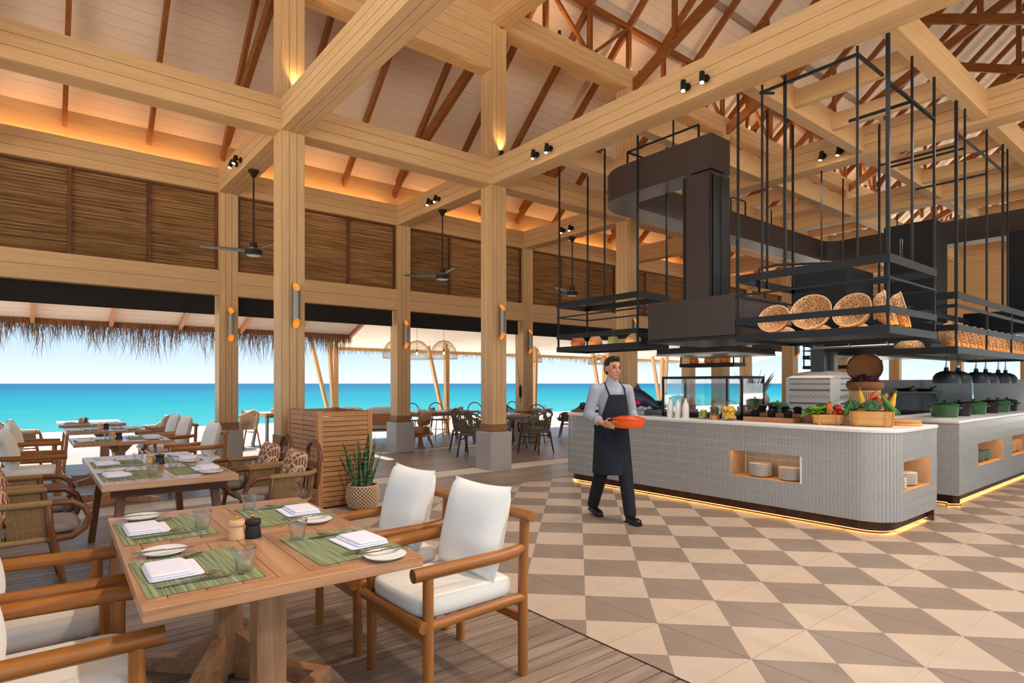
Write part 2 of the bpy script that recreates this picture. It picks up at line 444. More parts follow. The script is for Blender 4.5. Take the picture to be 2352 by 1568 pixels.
for sd in (1, -1):
    k = 0; t = 0
    if sd > 0:
        pmesh = MB().bar((X0, 0, 0), (XR, 0, 0), pw-0.003, 0.02).mesh('ceiling_plank', cw)
    while t+pw/2 < L:
        p = Vector((0, YE, ZE))+dv*(t+pw/2)+nv*0.05
        if sd < 0: p.y = 2*YR-p.y
        inst(pmesh, 'ceiling_plank', p, ce, (-math.atan(K)*sd, 0, 0)); t += pw
rx = [2.62+1.1066*k for k in range(-7, 29)]
rm = MB().bar((0, 0, 0), (0, -(YE+0.05-YR), K*(YE+0.05-YR)), 0.062, 0.15).mesh('rafter', RAFT('y'))
rm2 = MB().bar((0, 0, 0), (0, (YE+0.05-YR), K*(YE+0.05-YR)), 0.062, 0.15).mesh('rafter', RAFT('y'))
for x in rx:
    inst(rm, 'rafter', (x, YE+0.05-0.06, ZE-0.13-0.045), ce)
    inst(rm2, 'rafter', (x, 2*YR-YE-0.05+0.06, ZE-0.13-0.045), ce)
MB().box(X0, XR, YR-0.05, YR+0.05, zc(YR)-0.35, zc(YR)-0.1).build('ridge_beam', RAFT('x'), ce)
# grey strip standing in for the shadow line above the lattice truss
MB().bar((X0, 7.05, zc(7.05)-0.02), (X1, 7.05, zc(7.05)-0.02), 0.12, 0.03, nv).build('shadow_line_strip', mat('shadow_line_grey', (150, 132, 118), 0.7), ce)
# scissor trusses
ks = 0.478; zx = 9.195
for gx in GX[1:]+[22.39, 25.71, 29.03]:
    x = gx+0.15; tr = empty('roof_truss_beam', (x, YR, 0)); tag(tr, 'brown scissor roof truss crossing under the ridge', 'roof truss', 'scissor trusses', 'structure')
    for s in (1, -1):
        a = (s*0.045, s*(YE-0.1-YR), zx-ks*(YE-0.1-YR)); bb = (s*0.045, -s*2.0, zx+ks*2.0)
        MB().bar(a, bb, 0.085, 0.2).build('chord', RAFT('y'), tr)
        a2 = (0, s*3.0, zx-ks*3.0); MB().bar(a2, (0, s*3.0, zc(YR+3.0)-0.2), 0.08, 0.08).build('strut', RAFT('z'), tr)
    MB().bar((0, 0, zx+0.11), (0, 0, zc(YR)-0.36), 0.1, 0.1).build('king_post', RAFT('z'), tr)
# lattice truss on the upper girder
lt = empty('lattice_truss_beam', (0, YI+0.1, 7.56)); tag(lt, 'brown lattice truss of thin posts and diagonals along the upper girder', 'lattice truss', kind='structure')
MB().box(6.1, X1, -0.045, 0.045, 0.85, 0.93).build('top_chord', RAFT('x'), lt)
xs = [x for x in rx if x > 6.2]
for i, x in enumerate(xs):
    MB().box(x-0.04, x+0.04, -0.04, 0.04, 0.0, 0.85).build('post', RAFT('z'), lt)
    if i % 3 != 2 and i+1 < len(xs):
        a, bq = ((x+0.05, 0, 0.85), (xs[i+1]-0.05, 0, 0.0)) if i % 2 == 0 else ((x+0.05, 0, 0.0), (xs[i+1]-0.05, 0, 0.85))
        MB().bar(a, bq, 0.06, 0.06, (0,1,0)).build('diagonal', RAFT('x'), lt)
# ---- louvred wall, blinds, cove
lw = LOUV('x')
tilt = math.radians(40)
dark = mat('blind_fabric', (38, 33, 31), 0.9, bump=0.1, bscale=20)
for bi, (a, bx) in enumerate(zip([g+CW for g in GX[:-1]]+[GX[-1]+CW], GX[1:]+[X1])):
    if a < -4: continue
    w = empty('wall_louver', ((a+bx)/2, YO+0.12, 3.3)); tag(w, 'bay of dark brown horizontal timber louvres '+bayn(a), 'louvre wall', 'louvre bays', 'structure')
    hw = (bx-a)/2
    MB().box(-hw, hw, 0.11, 0.13, 0, 1.3).build('backing', mat('louver_back', (46, 32, 22), 0.9), w)
    for k in range(4):
        x = -hw+2*hw*k/3
        x = min(max(x, -hw+0.025), hw-0.025)
        MB().box(x-0.022, x+0.022, -0.05, 0.06, 0, 1.3).build('mullion', WALN('z'), w)
    MB().box(-hw, hw, -0.04, 0.06, 1.27, 1.3).build('top_rail', WALN('x'), w)
    for k in range(3):
        xa, xb = -hw+2*hw*k/3+0.024, -hw+2*hw*(k+1)/3-0.024
        m = MB()
        ns = 25
        for i in range(ns):
            z = 0.03+i*1.24/ns; tl = tilt+random.uniform(-0.12, 0.12)
            dy, dz = 0.036*math.cos(tl), 0.036*math.sin(tl)
            m.bar((xa, 0.0, z+0.02), (xb, 0.0, z+0.02), 0.066, 0.009, (0, math.sin(tl), math.cos(tl)))
        m.build('louver_slats', lw, w, kind='stuff')
    bl = MB().box(a+0.005, bx-0.03, YO+0.17, YO+0.19, 2.575, 2.88).build('roller_blind', dark)
    MB().cyl((a+0.005, YO+0.18, 2.575), (bx-0.03, YO+0.18, 2.575), 0.014).build('bottom_bar', BLACK, bl)
    tag(bl, 'dark brown roller blind rolled up in the bay '+bayn(a), 'blind', 'roller blinds')
    # cove strip and the board behind it
    s = MB().box(a+0.05, bx-0.05, YO+0.31, YO+0.34, 5.0, 5.012).build('cove_light', WARM); tag(s, 'warm light strip on the louvre beam in the bay '+bayn(a), 'light strip', 'cove light strips')
MB().box(X0, X1, YE+0.0, YE+0.03, 5.0, 5.62).build('trim_1', OAK('x'), None); tag(bpy.data.objects['trim_1'], 'timber fascia board behind the warm cove light under the ceiling', 'trim', kind='structure')
MB().box(X0, X1, YO+CW, YE, 4.97, 4.995).build('trim_2', OAK('x'), None); tag(bpy.data.objects['trim_2'], 'flat timber shelf behind the louvre beam top', 'trim', kind='structure')
# ---- seaside eaves
soff = mat('soffit_white', (244, 236, 230), 0.7)
thm = wood('thatch', (110, 84, 64), (168, 138, 108), 'z', rough=0.9, tint=0)
fas = wood('fascia', (150, 90, 58), (178, 114, 74), 'x', rough=0.5)
def thatch(x0, x1, y, z0, lmin, lmax, dens, name, label, parent=None):
    m = MB(); N = int((x1-x0)*dens)
    for i in range(N):
        x = random.uniform(x0, x1); yy = y+random.uniform(-0.03, 0.14)
        cl = 0.5+0.5*math.sin(x*5.1+math.sin(x*2.3)*2)
        L = lmin+(lmax-lmin)*(random.random()**2.2)*(0.45+0.55*cl); w = random.uniform(0.002, 0.0055)
        dx, dy = random.gauss(0, 0.06)*L*2, random.gauss(0, 0.05)*L*2; ex = random.gauss(0, 0.05)
        a = random.random()*PI; c, s = math.cos(a)*w, math.sin(a)*w
        k = len(m.v)
        m.v += [(x-c, yy-s, z0+0.06), (x+c, yy+s, z0+0.06), (x+dx*0.5-c, yy+dy*0.5-s, z0-L*0.5), (x+dx*0.5+c, yy+dy*0.5+s, z0-L*0.5), (x+dx+ex, yy+dy, z0-L)]
        m.f += [(k, k+1, k+3, k+2), (k+2, k+3, k+4)]
    o = m.build(name, thm, parent); tag(o, label, None if parent else 'thatch', kind='stuff'); return o
def eave(name, x0, x1, ya, za, yb, zb, lab, rafters=True, fm=fas, fh=0.12):
    root = MB().add([(x0, ya, za), (x1, ya, za), (x1, yb, zb), (x0, yb, zb), (x0, ya, za+0.16), (x1, ya, za+0.16), (x1, yb+0.1, zb+0.16), (x0, yb+0.1, zb+0.16)],
                    [(0,3,2,1),(4,5,6,7),(0,1,5,4),(1,2,6,5),(2,3,7,6),(3,0,4,7)]).build(name, thm); tag(root, lab, 'eave roof', kind='structure')
    n = int((yb-ya)/0.16)
    d = Vector((0, yb-ya, zb-za)).normalized(); nn = Vector((0, -d.z, d.y)); Ls = Vector((0, yb-ya, zb-za)).length
    pm = MB().bar((x0, 0, 0), (x1, 0, 0), Ls/n-0.006, 0.016).mesh('soffit_plank', soff)
    for i in range(n):
        p = Vector((0, ya, za))+d*(Ls*(i+0.5)/n)-nn*0.012
        inst(pm, 'soffit_plank', p, root, (math.atan2(d.z, d.y), 0, 0))
    MB().box(x0, x1, yb, yb+0.05, zb-fh, zb+0.03).build('fascia', fm, root)
    if rafters:
        MB().bar((x1-0.03, ya, za-0.06), (x1-0.03, yb, zb-0.06), 0.06, 0.1).build('end_rafter', fas, root)
        x = x0+0.5
        while x < x1-0.2:
            MB().bar((x, ya, za-0.07), (x, yb, zb-0.07), 0.06, 0.1).build('rafter', wood('eave_rafter', (186, 124, 78), (206, 146, 98), 'y'), root); x += 1.1066
    return root
eave('roof_eave', X0, 5.72, 11.22, 3.16, 13.0, 2.53, 'low thatched eave with white soffit and brown rafters along the sea side')
thatch(X0, 5.74, 13.0, 2.44, 0.1, 0.76, 460, 'thatch_fringe', 'ragged dry thatch fringe hanging from the brown eave board')
eave('roof_eave', 5.95, X1+4, 11.22, 3.2, 15.0, 2.36, 'wide eave with white boarded soffit over the outdoor terrace', False, OAK('x'), 0.1)
thatch(5.95, X1+4, 15.03, 2.28, 0.04, 0.26, 110, 'thatch_fringe', 'short sparse thatch fringe along the terrace eave')
# posts with struts
for i, gx in enumerate(GX[3:]):
    x = gx+0.22; r = empty('terrace_post_column', (x, 14.6, 0)); tag(r, 'slim timber terrace post with two slanted struts, outside the column '+COLN[gx], 'post', 'terrace posts', 'structure')
    MB().box(-0.06, 0.06, -0.06, 0.06, 0, 2.4).build('post', OAK('z'), r)
    MB().bar((-0.08, 0, 0.25), (-0.62, 0, 2.45), 0.07, 0.12, (0,1,0)).build('strut', OAK('z'), r)
    MB().bar((-0.08, -0.12, 0.35), (-0.36, -0.5, 2.5), 0.07, 0.12, (0,1,0)).build('strut', OAK('z'), r)
# ---- far end wall
ew = MB().box(X1, X1+0.1, -6, 11.2, 3.3, 6.0).build('wall_far', OAK('y')); tag(ew, 'far end wall of pale timber boards above the openings', 'wall', kind='structure')
for z in (3.3, 3.75, 4.2, 4.65, 5.1, 5.55):
    MB().box(X1-0.012, X1, -6, 11.2, z+0.008, z+0.442).build('board', OAK('y'), ew)
for yy in (0.6, 2.3, 4.0, 5.7, 7.4, 9.1):
    clad('column', 'z', X1-0.1, X1+0.15, yy, yy+0.3, 0, 3.3, 2, 'pale boarded pier in the far end wall', 'column', 'far end piers')
gb = MB().add([(XR, 2*YR-YE, ZE), (XR, YE, ZE), (XR, YR, zc(YR)), (XR+0.1, 2*YR-YE, ZE), (XR+0.1, YE, ZE), (XR+0.1, YR, zc(YR))], [(0,1,2),(5,4,3),(0,3,4,1),(1,4,5,2),(2,5,3,0)]).build('wall_gable', cw); tag(gb, 'pale boarded gable closing the far end of the roof', 'wall', kind='structure')
# ================================================================ FIXTURES
def lamp(kind, name, loc, energy, color=(1,0.8,0.58), parent=None, size=0.05, spot=None, blend=0.6, rot=None, target=None):
    d = bpy.data.lights.new(name, kind); d.energy = energy; d.color = color
    if kind == 'SPOT': d.spot_size = math.radians(spot or 60); d.spot_blend = blend; d.shadow_soft_size = size
    elif kind == 'POINT': d.shadow_soft_size = size
    o = bpy.data.objects.new(name, d); COL.objects.link(o); o.location = loc
    if target is not None: o.rotation_euler = (Vector(target)-Vector(loc)).to_track_quat('-Z', 'Y').to_euler()
    if rot: o.rotation_euler = rot
    return o
lens_e = emis('lamp_lens', (255, 214, 160), 30)
# spotlights on the sides of the cross beams
def spotlight(x, y, z, aim, label, power=90, angle=70, lx=-1):
    r = empty('spotlight', (x, y, z))
    d = (Vector(aim)-Vector((x, y, z))).normalized()
    MB().cyl((0, 0, 0), (lx*0.03, 0, 0), 0.04, n=20).build('mount', BLACK, r)
    MB().cyl((lx*0.03, 0, 0), (lx*0.07, 0, 0), 0.012).build('arm', BLACK, r)
    c = Vector((lx*0.09, 0, 0)); a = c-d*0.05; e = c+d*0.08
    MB().cyl(a, e, 0.03, n=20).build('barrel', BLACK, r, auto=40)
    MB().cyl(c+d*0.081, c+d*0.083, 0.022, n=16).build('lens', lens_e, r)
    tag(r, label, 'spotlight')
    lamp('SPOT', 'spot_lamp', Vector((x, y, z))+c+d*0.1, power, (1.0, 0.9, 0.8), size=0.03, spot=angle, target=aim)
    return r
for gx, ys, lab in ((2.47, (9.76, 9.54), 'tie beam by the slatted screen'), (5.79, (9.55, 9.3), 'tie beam by the terrace sofa'),
                    (5.79, (6.6, 6.31), 'long cross beam, column end'), (5.79, (4.03, 3.79), 'long cross beam, over the hanging shelves'),
                    (9.11, (9.5, 9.25), 'tie beam behind the jar shelf')):
    for k, y in enumerate(ys):
        if y > 8: aim = (gx-1.4, y-0.6, 0.6)
        elif y > 5: aim = (4.9, y-0.2, 0.0)
        else: aim = (4.6, y-0.7, 0.0)
        spotlight(gx-0.0, y, 4.74, aim, ('outer ' if k == 0 else 'inner ')+'black spotlight of the pair on the '+lab, 56 if y < 8 else 40)
# added spotlight pairs that brighten the hall, mostly out of frame
for gx in (2.47, 5.79, 9.11):
    for y in (1.6, -1.0, -3.5) if gx < 9 else (4.0, 1.2, -1.4):
        for dy in (0, -0.24):
            spotlight(gx, y+dy, 4.74, (gx-0.8, y+dy+0.6, 0.0), 'added black spotlight along the cross beam to brighten the hall', 84, 130)['group'] = 'added spotlights along the cross beams'
# uplights on the tall columns
for gx in (2.47, 5.79, 9.11, 12.43):
    u = empty('uplight', (gx+0.17, YI-0.035, 5.0)); tag(u, 'small black tube uplight on the tall column '+COLN[gx], 'uplight', 'column uplights')
    MB().lathe([(0.03, 0.0), (0.035, 0.0), (0.035, 0.17), (0.03, 0.17), (0.03, 0.12), (0.0, 0.12)], 16).build('tube', BLACK, u, auto=40)
    MB().cyl((0, 0, 0.13), (0, 0, 0.135), 0.026).build('lens', lens_e, u)
    lamp('SPOT', 'uplight_lamp', (gx+0.17, YI-0.045, 5.16), 14, (1, 0.62, 0.26), size=0.02, spot=75, blend=0.8, rot=(PI-0.06, 0, 0))
# uplights hidden on the upper girder
for gx in (6.8, 9.0, 11.2, 13.4, 15.6, 17.8, 20.0):
    gl = MB().lathe([(0, 0), (0.03, 0), (0.03, 0.07), (0.024, 0.07), (0.022, 0.03), (0, 0.03)], 14).build('girder_uplight', BLACK); gl.location = (gx+0.5, YI+0.02, 7.56); tag(gl, 'small black uplight standing on the upper girder beside the lattice truss', 'uplight', 'girder uplights')
    lamp('POINT', 'girder_lamp', (gx+0.5, YI+0.02, 7.70), 9, (1, 0.58, 0.26), size=0.05)
# tube sconces cut on the slant at both ends
sc_out = mat('sconce_metal', (150, 140, 128), 0.35, 0.8)
sc_in = mat('sconce_gold', (244, 158, 52), 0.4, 0.3, emit=(255, 150, 40), estr=0.3)
def sconce(x, y, z0, z1, lab):
    r = empty('wall_sconce', (x, y-0.06, z0)); tag(r, lab, 'wall lamp', 'tube wall lamps')
    n = 24; R = 0.05; h = z1-z0; v = []; vi = []
    for rr, L in ((R, v), (R-0.004, vi)):
        for top in (0, 1):
            for j in range(n):
                a = 2*PI*j/n; cx, cy = rr*math.cos(a), rr*math.sin(a)
                k = (cy+R)/(2*R)
                z = (h-0.12*(1-k)) if top else 0.12*(1-k)
                L.append((cx, cy, z))
    f = [(j, (j+1) % n, n+(j+1) % n, n+j) for j in range(n)]
    MB().add(v, f).build('tube', sc_out, r, smooth=True)
    MB().add(vi, [q[::-1] for q in f]).build('lining', sc_in, r, smooth=True)
    MB().box(-0.02, 0.02, 0.04, 0.06, h/2-0.06, h/2+0.06).build('bracket', sc_out, r)
for gx in GX[2:7]:
    sconce(gx+0.17, YI, 2.1, 2.69, 'slant-cut metal tube wall lamp on the tall inner column '+COLN[gx])
    sconce(gx+0.17, YO, 2.1, 2.69, 'slant-cut metal tube wall lamp on the outer column '+COLN[gx])
for o in bpy.data.objects:
    if o.name.startswith('wall_sconce'): o['group'] = 'tube wall lamps, inner columns' if 'inner' in o['label'] else 'tube wall lamps, outer columns'
# ceiling fans
fanm = mat('fan_bronze', (58, 46, 42), 0.4, 0.5); blade_m = mat('fan_blade', (118, 142, 146), 0.4, 0.4); fanl = mat('fan_disc', (196, 222, 228), 0.4)
def fan(x, y, rot, lab):
    r = empty('ceiling_fan', (x, y, 4.6)); tag(r, lab, 'ceiling fan')
    MB().lathe([(0.0, 0), (0.075, 0), (0.075, -0.03), (0.055, -0.05), (0.03, -0.1), (0.018, -0.11)], 24).build('canopy', fanm, r, auto=40)
    MB().cyl((0, 0, -0.09), (0, 0, -1.12), 0.013).build('rod', fanm, r)
    MB().lathe([(0.02, -1.08), (0.05, -1.09), (0.055, -1.16), (0.06, -1.165), (0.12, -1.2), (0.125, -1.24), (0.125, -1.27), (0.11, -1.28), (0.0, -1.28)], 28).build('motor', fanm, r, auto=40)
    MB().lathe([(0.0, -1.292), (0.085, -1.29), (0.1, -1.281)], 24).build('lower_disc', fanl, r, auto=40)
    for k in range(3):
        a = rot+k*2*PI/3
        def bl(u, v):
            L = 0.1+0.62*u; w = (0.10-0.03*u)*(v-0.5)
            tw = 0.32*(1-0.3*u)
            return (L, w*math.cos(tw)+0.03*u*u, -1.215+w*math.sin(tw)+0.02*u)
        m = MB().grid(bl, 8, 2); k2 = MB().grid(lambda u, v: tuple(Vector(bl(u, v))+Vector((0, 0, 0.007))), 8, 2)
        m.f = [q[::-1] for q in m.f]; m.add(k2.v, k2.f); m.tf(Matrix.Rotation(a, 4, 'Z')).build('blade', blade_m, r, smooth=True)
    return r
fan(2.62, 9.46, 2.75, 'three-blade bronze ceiling fan hanging beside the tall column by the slatted screen')
fan(5.94, 9.44, 2.3, 'three-blade bronze ceiling fan hanging between the slatted screen and the hanging shelves')
fan(9.26, 9.41, 1.3, 'three-blade bronze ceiling fan hanging behind the shelf of clay pots')
# wicker dome pendants on the terrace
wick = mat('wicker_pale', (206, 168, 112), 0.7)
bulb = emis('bulb_glow', (255, 190, 110), 14)
def pendant(x, y, zb, R, h, lab, zs):
    r = empty('pendant_lamp', (x, y, zb)); tag(r, lab, 'pendant lamp', 'wicker terrace pendants')
    m = MB(); prof = lambda t: R*math.sqrt(max(0, 1-(t)**2.4))*(0.93+0.07*(1-t))
    N = 40
    for j in range(N):
        a = 2*PI*j/N
        m.tube([(prof(t/10)*math.cos(a), prof(t/10)*math.sin(a), h*t/10) for t in range(0, 11)], 0.0026, 3, caps=False)
    for i in range(17):
        t = i/17; R1 = prof(t)
        m.tube([(R1*math.cos(2*PI*j/28), R1*math.sin(2*PI*j/28), h*t) for j in range(28)], 0.003 if i else 0.008, 3, closed=True)
    m.build('wicker_shade', wick, r, kind='stuff')
    MB().cyl((0, 0, h*0.5), (0, 0, zs-zb), 0.004, n=6).build('cord', BLACK, r)
    MB().cyl((0, 0, h*0.4), (0, 0, h*0.52), 0.018).build('socket', BLACK, r)
    MB().sup((0, 0, h*0.3), 0.026, 0.026, 0.036).build('bulb', bulb, r, smooth=True)
for i, (x, y, zb, R, h) in enumerate([(8.22, 13.0, 2.02, 0.35, 0.48), (7.5, 13.1, 2.0, 0.34, 0.47), (6.75, 12.8, 2.0, 0.3, 0.44), (11.1, 13.0, 2.0, 0.35, 0.48), (13.95, 13.0, 2.0, 0.34, 0.3), (15.4, 13.2, 2.0, 0.3, 0.42)]):
    pendant(x, y, zb, R, h, ['wicker dome pendant lamp of the terrace cluster beside an outer column', 'wicker dome pendant lamp of the terrace cluster beside an outer column', 'wicker dome pendant lamp of the terrace cluster beside an outer column', 'lone wicker dome pendant lamp behind an outer column', 'wide shallow wicker pendant lamp above the waiter', 'wicker dome pendant lamp behind the glass food case'][i], 3.2-0.84*(y-11.22)/3.78)
# ================================================================ DINING FURNITURE
RZ = lambda a: Matrix.Rotation(a, 4, 'Z')
def arc(c, r, a0, a1, n, pl='xz'):
    out = []
    for i in range(n+1):
        a = a0+(a1-a0)*i/n
        u, v = r*math.cos(a), r*math.sin(a)
        out.append({'xz': (c[0]+u, c[1], c[2]+v), 'yz': (c[0], c[1]+u, c[2]+v), 'xy': (c[0]+u, c[1]+v, c[2])}[pl])
    return out
# ---- teak armchair with canvas cushions (front is local +x)
def make_teak_chair():
    r = empty('teak_armchair')
    hw, xf, xb = 0.262, 0.262, -0.268
    for s in (-1, 1):
        MB().cyl((xf, s*hw, 0), (xf, s*hw, 0.575), 0.024, n=16).build('front_leg', TEAK('z'), r, auto=50)
        MB().tube([(xb, s*hw, 0), (xb, s*hw, 0.45), (xb-0.012, s*hw, 0.755)], 0.024, 16).build('back_leg', TEAK('z'), r, auto=50)
        pts = [(xb, s*(hw-0.005), 0.612), (xb+0.06, s*(hw+0.012), 0.604), (xb+0.16, s*(hw+0.018), 0.6), (0.1, s*(hw+0.01), 0.597), (xf+0.075, s*(hw+0.0), 0.594)]
        MB().tube(pts, [0.024, 0.028, 0.03, 0.03, 0.03], 12).build('armrest', TEAK('x'), r, auto=60)
        MB().cyl((xb, s*hw, 0.375), (xf, s*hw, 0.365), 0.024, n=14).build('side_rail', TEAK('x'), r, auto=50)
    MB().cyl((xb-0.014, -hw-0.055, 0.765), (xb-0.014, hw+0.055, 0.765), 0.026, n=18).build('top_rail', TEAK('y'), r, auto=50)
    MB().cyl((xf+0.03, -hw-0.02, 0.372), (xf+0.03, hw+0.02, 0.372), 0.026, n=16).build('front_rail', TEAK('y'), r, auto=50)
    MB().box(xf-0.012, xf+0.012, -hw, hw, 0.29, 0.35).build('apron', TEAK('y'), r)
    MB().box(xb-0.012, xb+0.012, -hw, hw, 0.25, 0.29).build('back_stretcher', TEAK('y'), r)
    for i in range(7):
        x = -0.22+i*0.075
        MB().box(x, x+0.045, -hw+0.02, hw-0.02, 0.368, 0.378).build('seat_strap', mat('strap', (225, 220, 210), 0.8), r)
    MB().sup((0.02, 0, 0.425), 0.27, 0.245, 0.05, 0.35, 0.28, 32, 10).build('seat_cushion', WHITECLOTH, r, smooth=True)
    M = Matrix.Translation((-0.165, 0, 0.68)) @ Matrix.Rotation(math.radians(-14), 4, 'Y') @ Matrix.Rotation(PI/2, 4, 'Y') @ Matrix.Rotation(PI/2, 4, 'Z')
    MB().pillow(0.47, 0.46, 0.18, 16, 0.06).tf(M).build('back_pillow', WHITECLOTH, r, smooth=True)
    return r
teak0 = make_teak_chair()
TC = [((1.577, 2.475), PI, 'teak armchair with white cushions, tile side of the inlaid table, end away from the sea'),
      ((1.577, 3.165), PI, 'teak armchair with white cushions, tile side of the inlaid table, sea end'),
      ((0.0, 2.465), 0, 'teak armchair across the inlaid table from the tiles, end away from the sea'),
      ((-0.02, 3.165), 0, 'teak armchair across the inlaid table from the tiles, sea end'),
      ((-0.02, 8.5), 0, 'teak armchair beyond the rope chairs, back to the open deck, with rounded white pillow'),
      ((1.66, 8.5), PI, 'teak armchair with white pillow beside the granite block of an outer column'),
      ((0.0, 10.35), 0, 'teak armchair with white pillow at the pedestal table by the deck edge, open side'),
      ((1.68, 10.35), PI, 'teak armchair with white pillow at the pedestal table by the deck edge, column side'),
      ((1.66, 11.15), PI, 'far teak armchair with white pillow behind the one at the deck edge table')]
for i, (p, a, lb) in enumerate(TC):
    o = teak0 if i == 0 else copy_tree(teak0)
    o.location = (p[0], p[1], 0.0); o.rotation_euler = (0, 0, a+random.uniform(-0.02, 0.02)); tag(o, lb, 'chair', 'teak armchairs')
# ---- tables
def pedestal(r, x, y, wmat):
    p = MB().box(x-0.055, x+0.055, y-0.055, y+0.055, 0.02, 0.70).build('pedestal_post', wmat('z'), r, bevel=0.004)
    for k in range(4):
        a = PI/4+k*PI/2; d = Vector((math.cos(a), math.sin(a), 0)); c = Vector((x, y, 0))
        foot = MB(); q = Vector((-d.y, d.x, 0))*0.03
        a0, a1 = c+d*0.05, c+d*0.50
        foot.add([a0-q, a1-q, a1+q, a0+q, a0-q+Vector((0,0,0.1)), a1-q+Vector((0,0,0.06)), a1+q+Vector((0,0,0.06)), a0+q+Vector((0,0,0.1))],
                 [(0,3,2,1),(4,5,6,7),(0,1,5,4),(1,2,6,5),(2,3,7,6),(3,0,4,7)])
        foot.build('foot', wmat('x'), p, bevel=0.003)
        g = MB(); b0, b1, b2 = c+d*0.05+Vector((0,0,0.09)), c+d*0.26+Vector((0,0,0.085)), c+d*0.05+Vector((0,0,0.22))
        q2 = q*0.8
        g.add([b0-q2, b1-q2, b2-q2, b0+q2, b1+q2, b2+q2], [(0,1,2),(5,4,3),(0,3,4,1),(1,4,5,2),(2,5,3,0)]).build('gusset', wmat('z'), p)
        g = MB(); b0, b1, b2 = c+d*0.05+Vector((0,0,0.695)), c+d*0.19+Vector((0,0,0.695)), c+d*0.05+Vector((0,0,0.57))
        g.add([b0-q2, b1-q2, b2-q2, b0+q2, b1+q2, b2+q2], [(0,2,1),(5,3,4),(0,1,4,3),(1,2,5,4),(2,0,3,5)]).build('bracket', wmat('z'), p)
def tabletop(r, w, d, ztop, th, wm, npl=7, band=True, fr=0.075):
    # w along x, d along y
    g = 0.002
    MB().box(-w/2+0.01, w/2-0.01, -d/2+0.01, d/2-0.01, ztop-th, ztop-0.008).build('top_core', WALN('y'), r)
    for s in (-1, 1):
        xa, xb = sorted((s*w/2, s*(w/2-fr)))
        MB().box(xa, xb, -d/2+fr+g, d/2-fr-g, ztop-th, ztop).build('top_frame', wm('y'), r, bevel=0.003)
        ya, yb = sorted((s*d/2, s*(d/2-fr)))
        MB().box(-w/2, w/2, ya, yb, ztop-th, ztop).build('top_frame', wm('x'), r, bevel=0.003)
    if band: MB().box(-w/2+fr+g, w/2-fr-g, -0.05, 0.05, ztop-0.02, ztop).build('centre_band', wm('x'), r)
    pw = (w-2*fr)/npl
    spans = ((-d/2+fr+g, -0.05-g), (0.05+g, d/2-fr-g)) if band else ((-d/2+fr+g, d/2-fr-g),)
    for ya, yb in spans:
        for i in range(npl):
            x = -w/2+fr+pw*i
            MB().box(x+0.0015, x+pw-0.0015, ya, yb, ztop-0.02, ztop-0.0005).build('plank', wm('y'), r)
def pedestal_table(loc, rz, w, d, label, posts, group):
    r = empty('dining_table', loc, rz); tag(r, label, 'table', group)
    tabletop(r, w, d, 0.74, 0.04, TEAKT)
    for x, y in posts: pedestal(r, x, y, TEAKT)
    if len(posts) > 1: MB().box(posts[0][0]-0.03, posts[0][0]+0.03, posts[0][1], posts[1][1], 0.64, 0.70).build('stretcher', TEAKT('y'), r)
    return r
pedestal_table((0.735, 2.765, 0), math.radians(-1.6), 0.92, 1.50, 'inlaid teak pedestal table set for four beside the tiled floor', ((0.0, -0.34), (0.0, 0.34)), 'pedestal tables')
pedestal_table((0.83, 8.5, 0), 0, 0.93, 0.95, 'square teak pedestal table between the rope chairs and the deck edge', ((0, 0),), 'pedestal tables')
pedestal_table((0.84, 10.45, 0), 0, 0.93, 0.95, 'square teak pedestal table standing by the deck edge', ((0, 0),), 'pedestal tables')
# trestle table
def trestle_table(loc, rz, w, d, label, wm, lm, along='y', group=None):
    r = empty('dining_table', loc, rz); tag(r, label, 'table', group)
    tabletop(r, w, d, 0.74, 0.045, wm, 6, False, 0.08)
    for s in (-1, 1):
        for t in (-1, 1):
            MB().bar((t*(w/2-0.13), s*(d/2-0.2), 0.70), (t*(w/2-0.06), s*(d/2-0.08), 0.0), 0.05, 0.075, (0,1,0)).build('leg', lm('z'), r)
        MB().box(-w/2+0.06, w/2-0.06, s*(d/2-0.14)-0.02, s*(d/2-0.14)+0.02, 0.63, 0.695).build('rail', lm('x'), r)
    for t in (-1, 1): MB().box(t*(w/2-0.1)-0.015, t*(w/2-0.1)+0.015, -d/2+0.14, d/2-0.14, 0.64, 0.695).build('rail', lm('y'), r)
    return r
T2M = lambda a: wood('table_tan', (176, 128, 92), (210, 166, 128), a, rough=0.25, tint=0.08, coat=0.35)
trestle_table((0.775, 5.6, 0), 0, 0.83, 1.86, 'brown trestle-legged dining table between the rope chairs', T2M, WALN)
# ---- rope armchairs
rope_m = mat('rope_tan', (150, 116, 74), 0.85, var=0.15, vscale=60)
rope_g = mat('rope_grey', (134, 118, 98), 0.85, var=0.15, vscale=60)
rope_b = mat('rope_beige', (196, 178, 150), 0.85, var=0.15, vscale=60)
greyseat = mat('seat_grey', (150, 138, 132), 0.9, bump=0.1, bscale=40)
pat = bpy.data.materials.new('tribal_print'); pat.use_nodes = True
n = pat.node_tree.nodes; l = pat.node_tree.links; b = n['Principled BSDF']; b.inputs['Roughness'].default_value = 0.9
t = n.new('ShaderNodeTexCoord'); br = n.new('ShaderNodeTexBrick'); br.inputs['Scale'].default_value = 9; br.inputs['Mortar Size'].default_value = 0.05
br.inputs['Color1'].default_value = (*srgb((140, 72, 42)), 1); br.inputs['Color2'].default_value = (*srgb((154, 84, 50)), 1); br.inputs['Mortar'].default_value = (*srgb((226, 196, 164)), 1)
br.inputs['Brick Width'].default_value = 0.9; br.inputs['Row Height'].default_value = 0.5
mp = n.new('ShaderNodeMapping'); mp.inputs['Rotation'].default_value = (0.9, 0.6, 0.4); l.new(t.outputs['Object'], mp.inputs[0]); l.new(mp.outputs[0], br.inputs['Vector'])
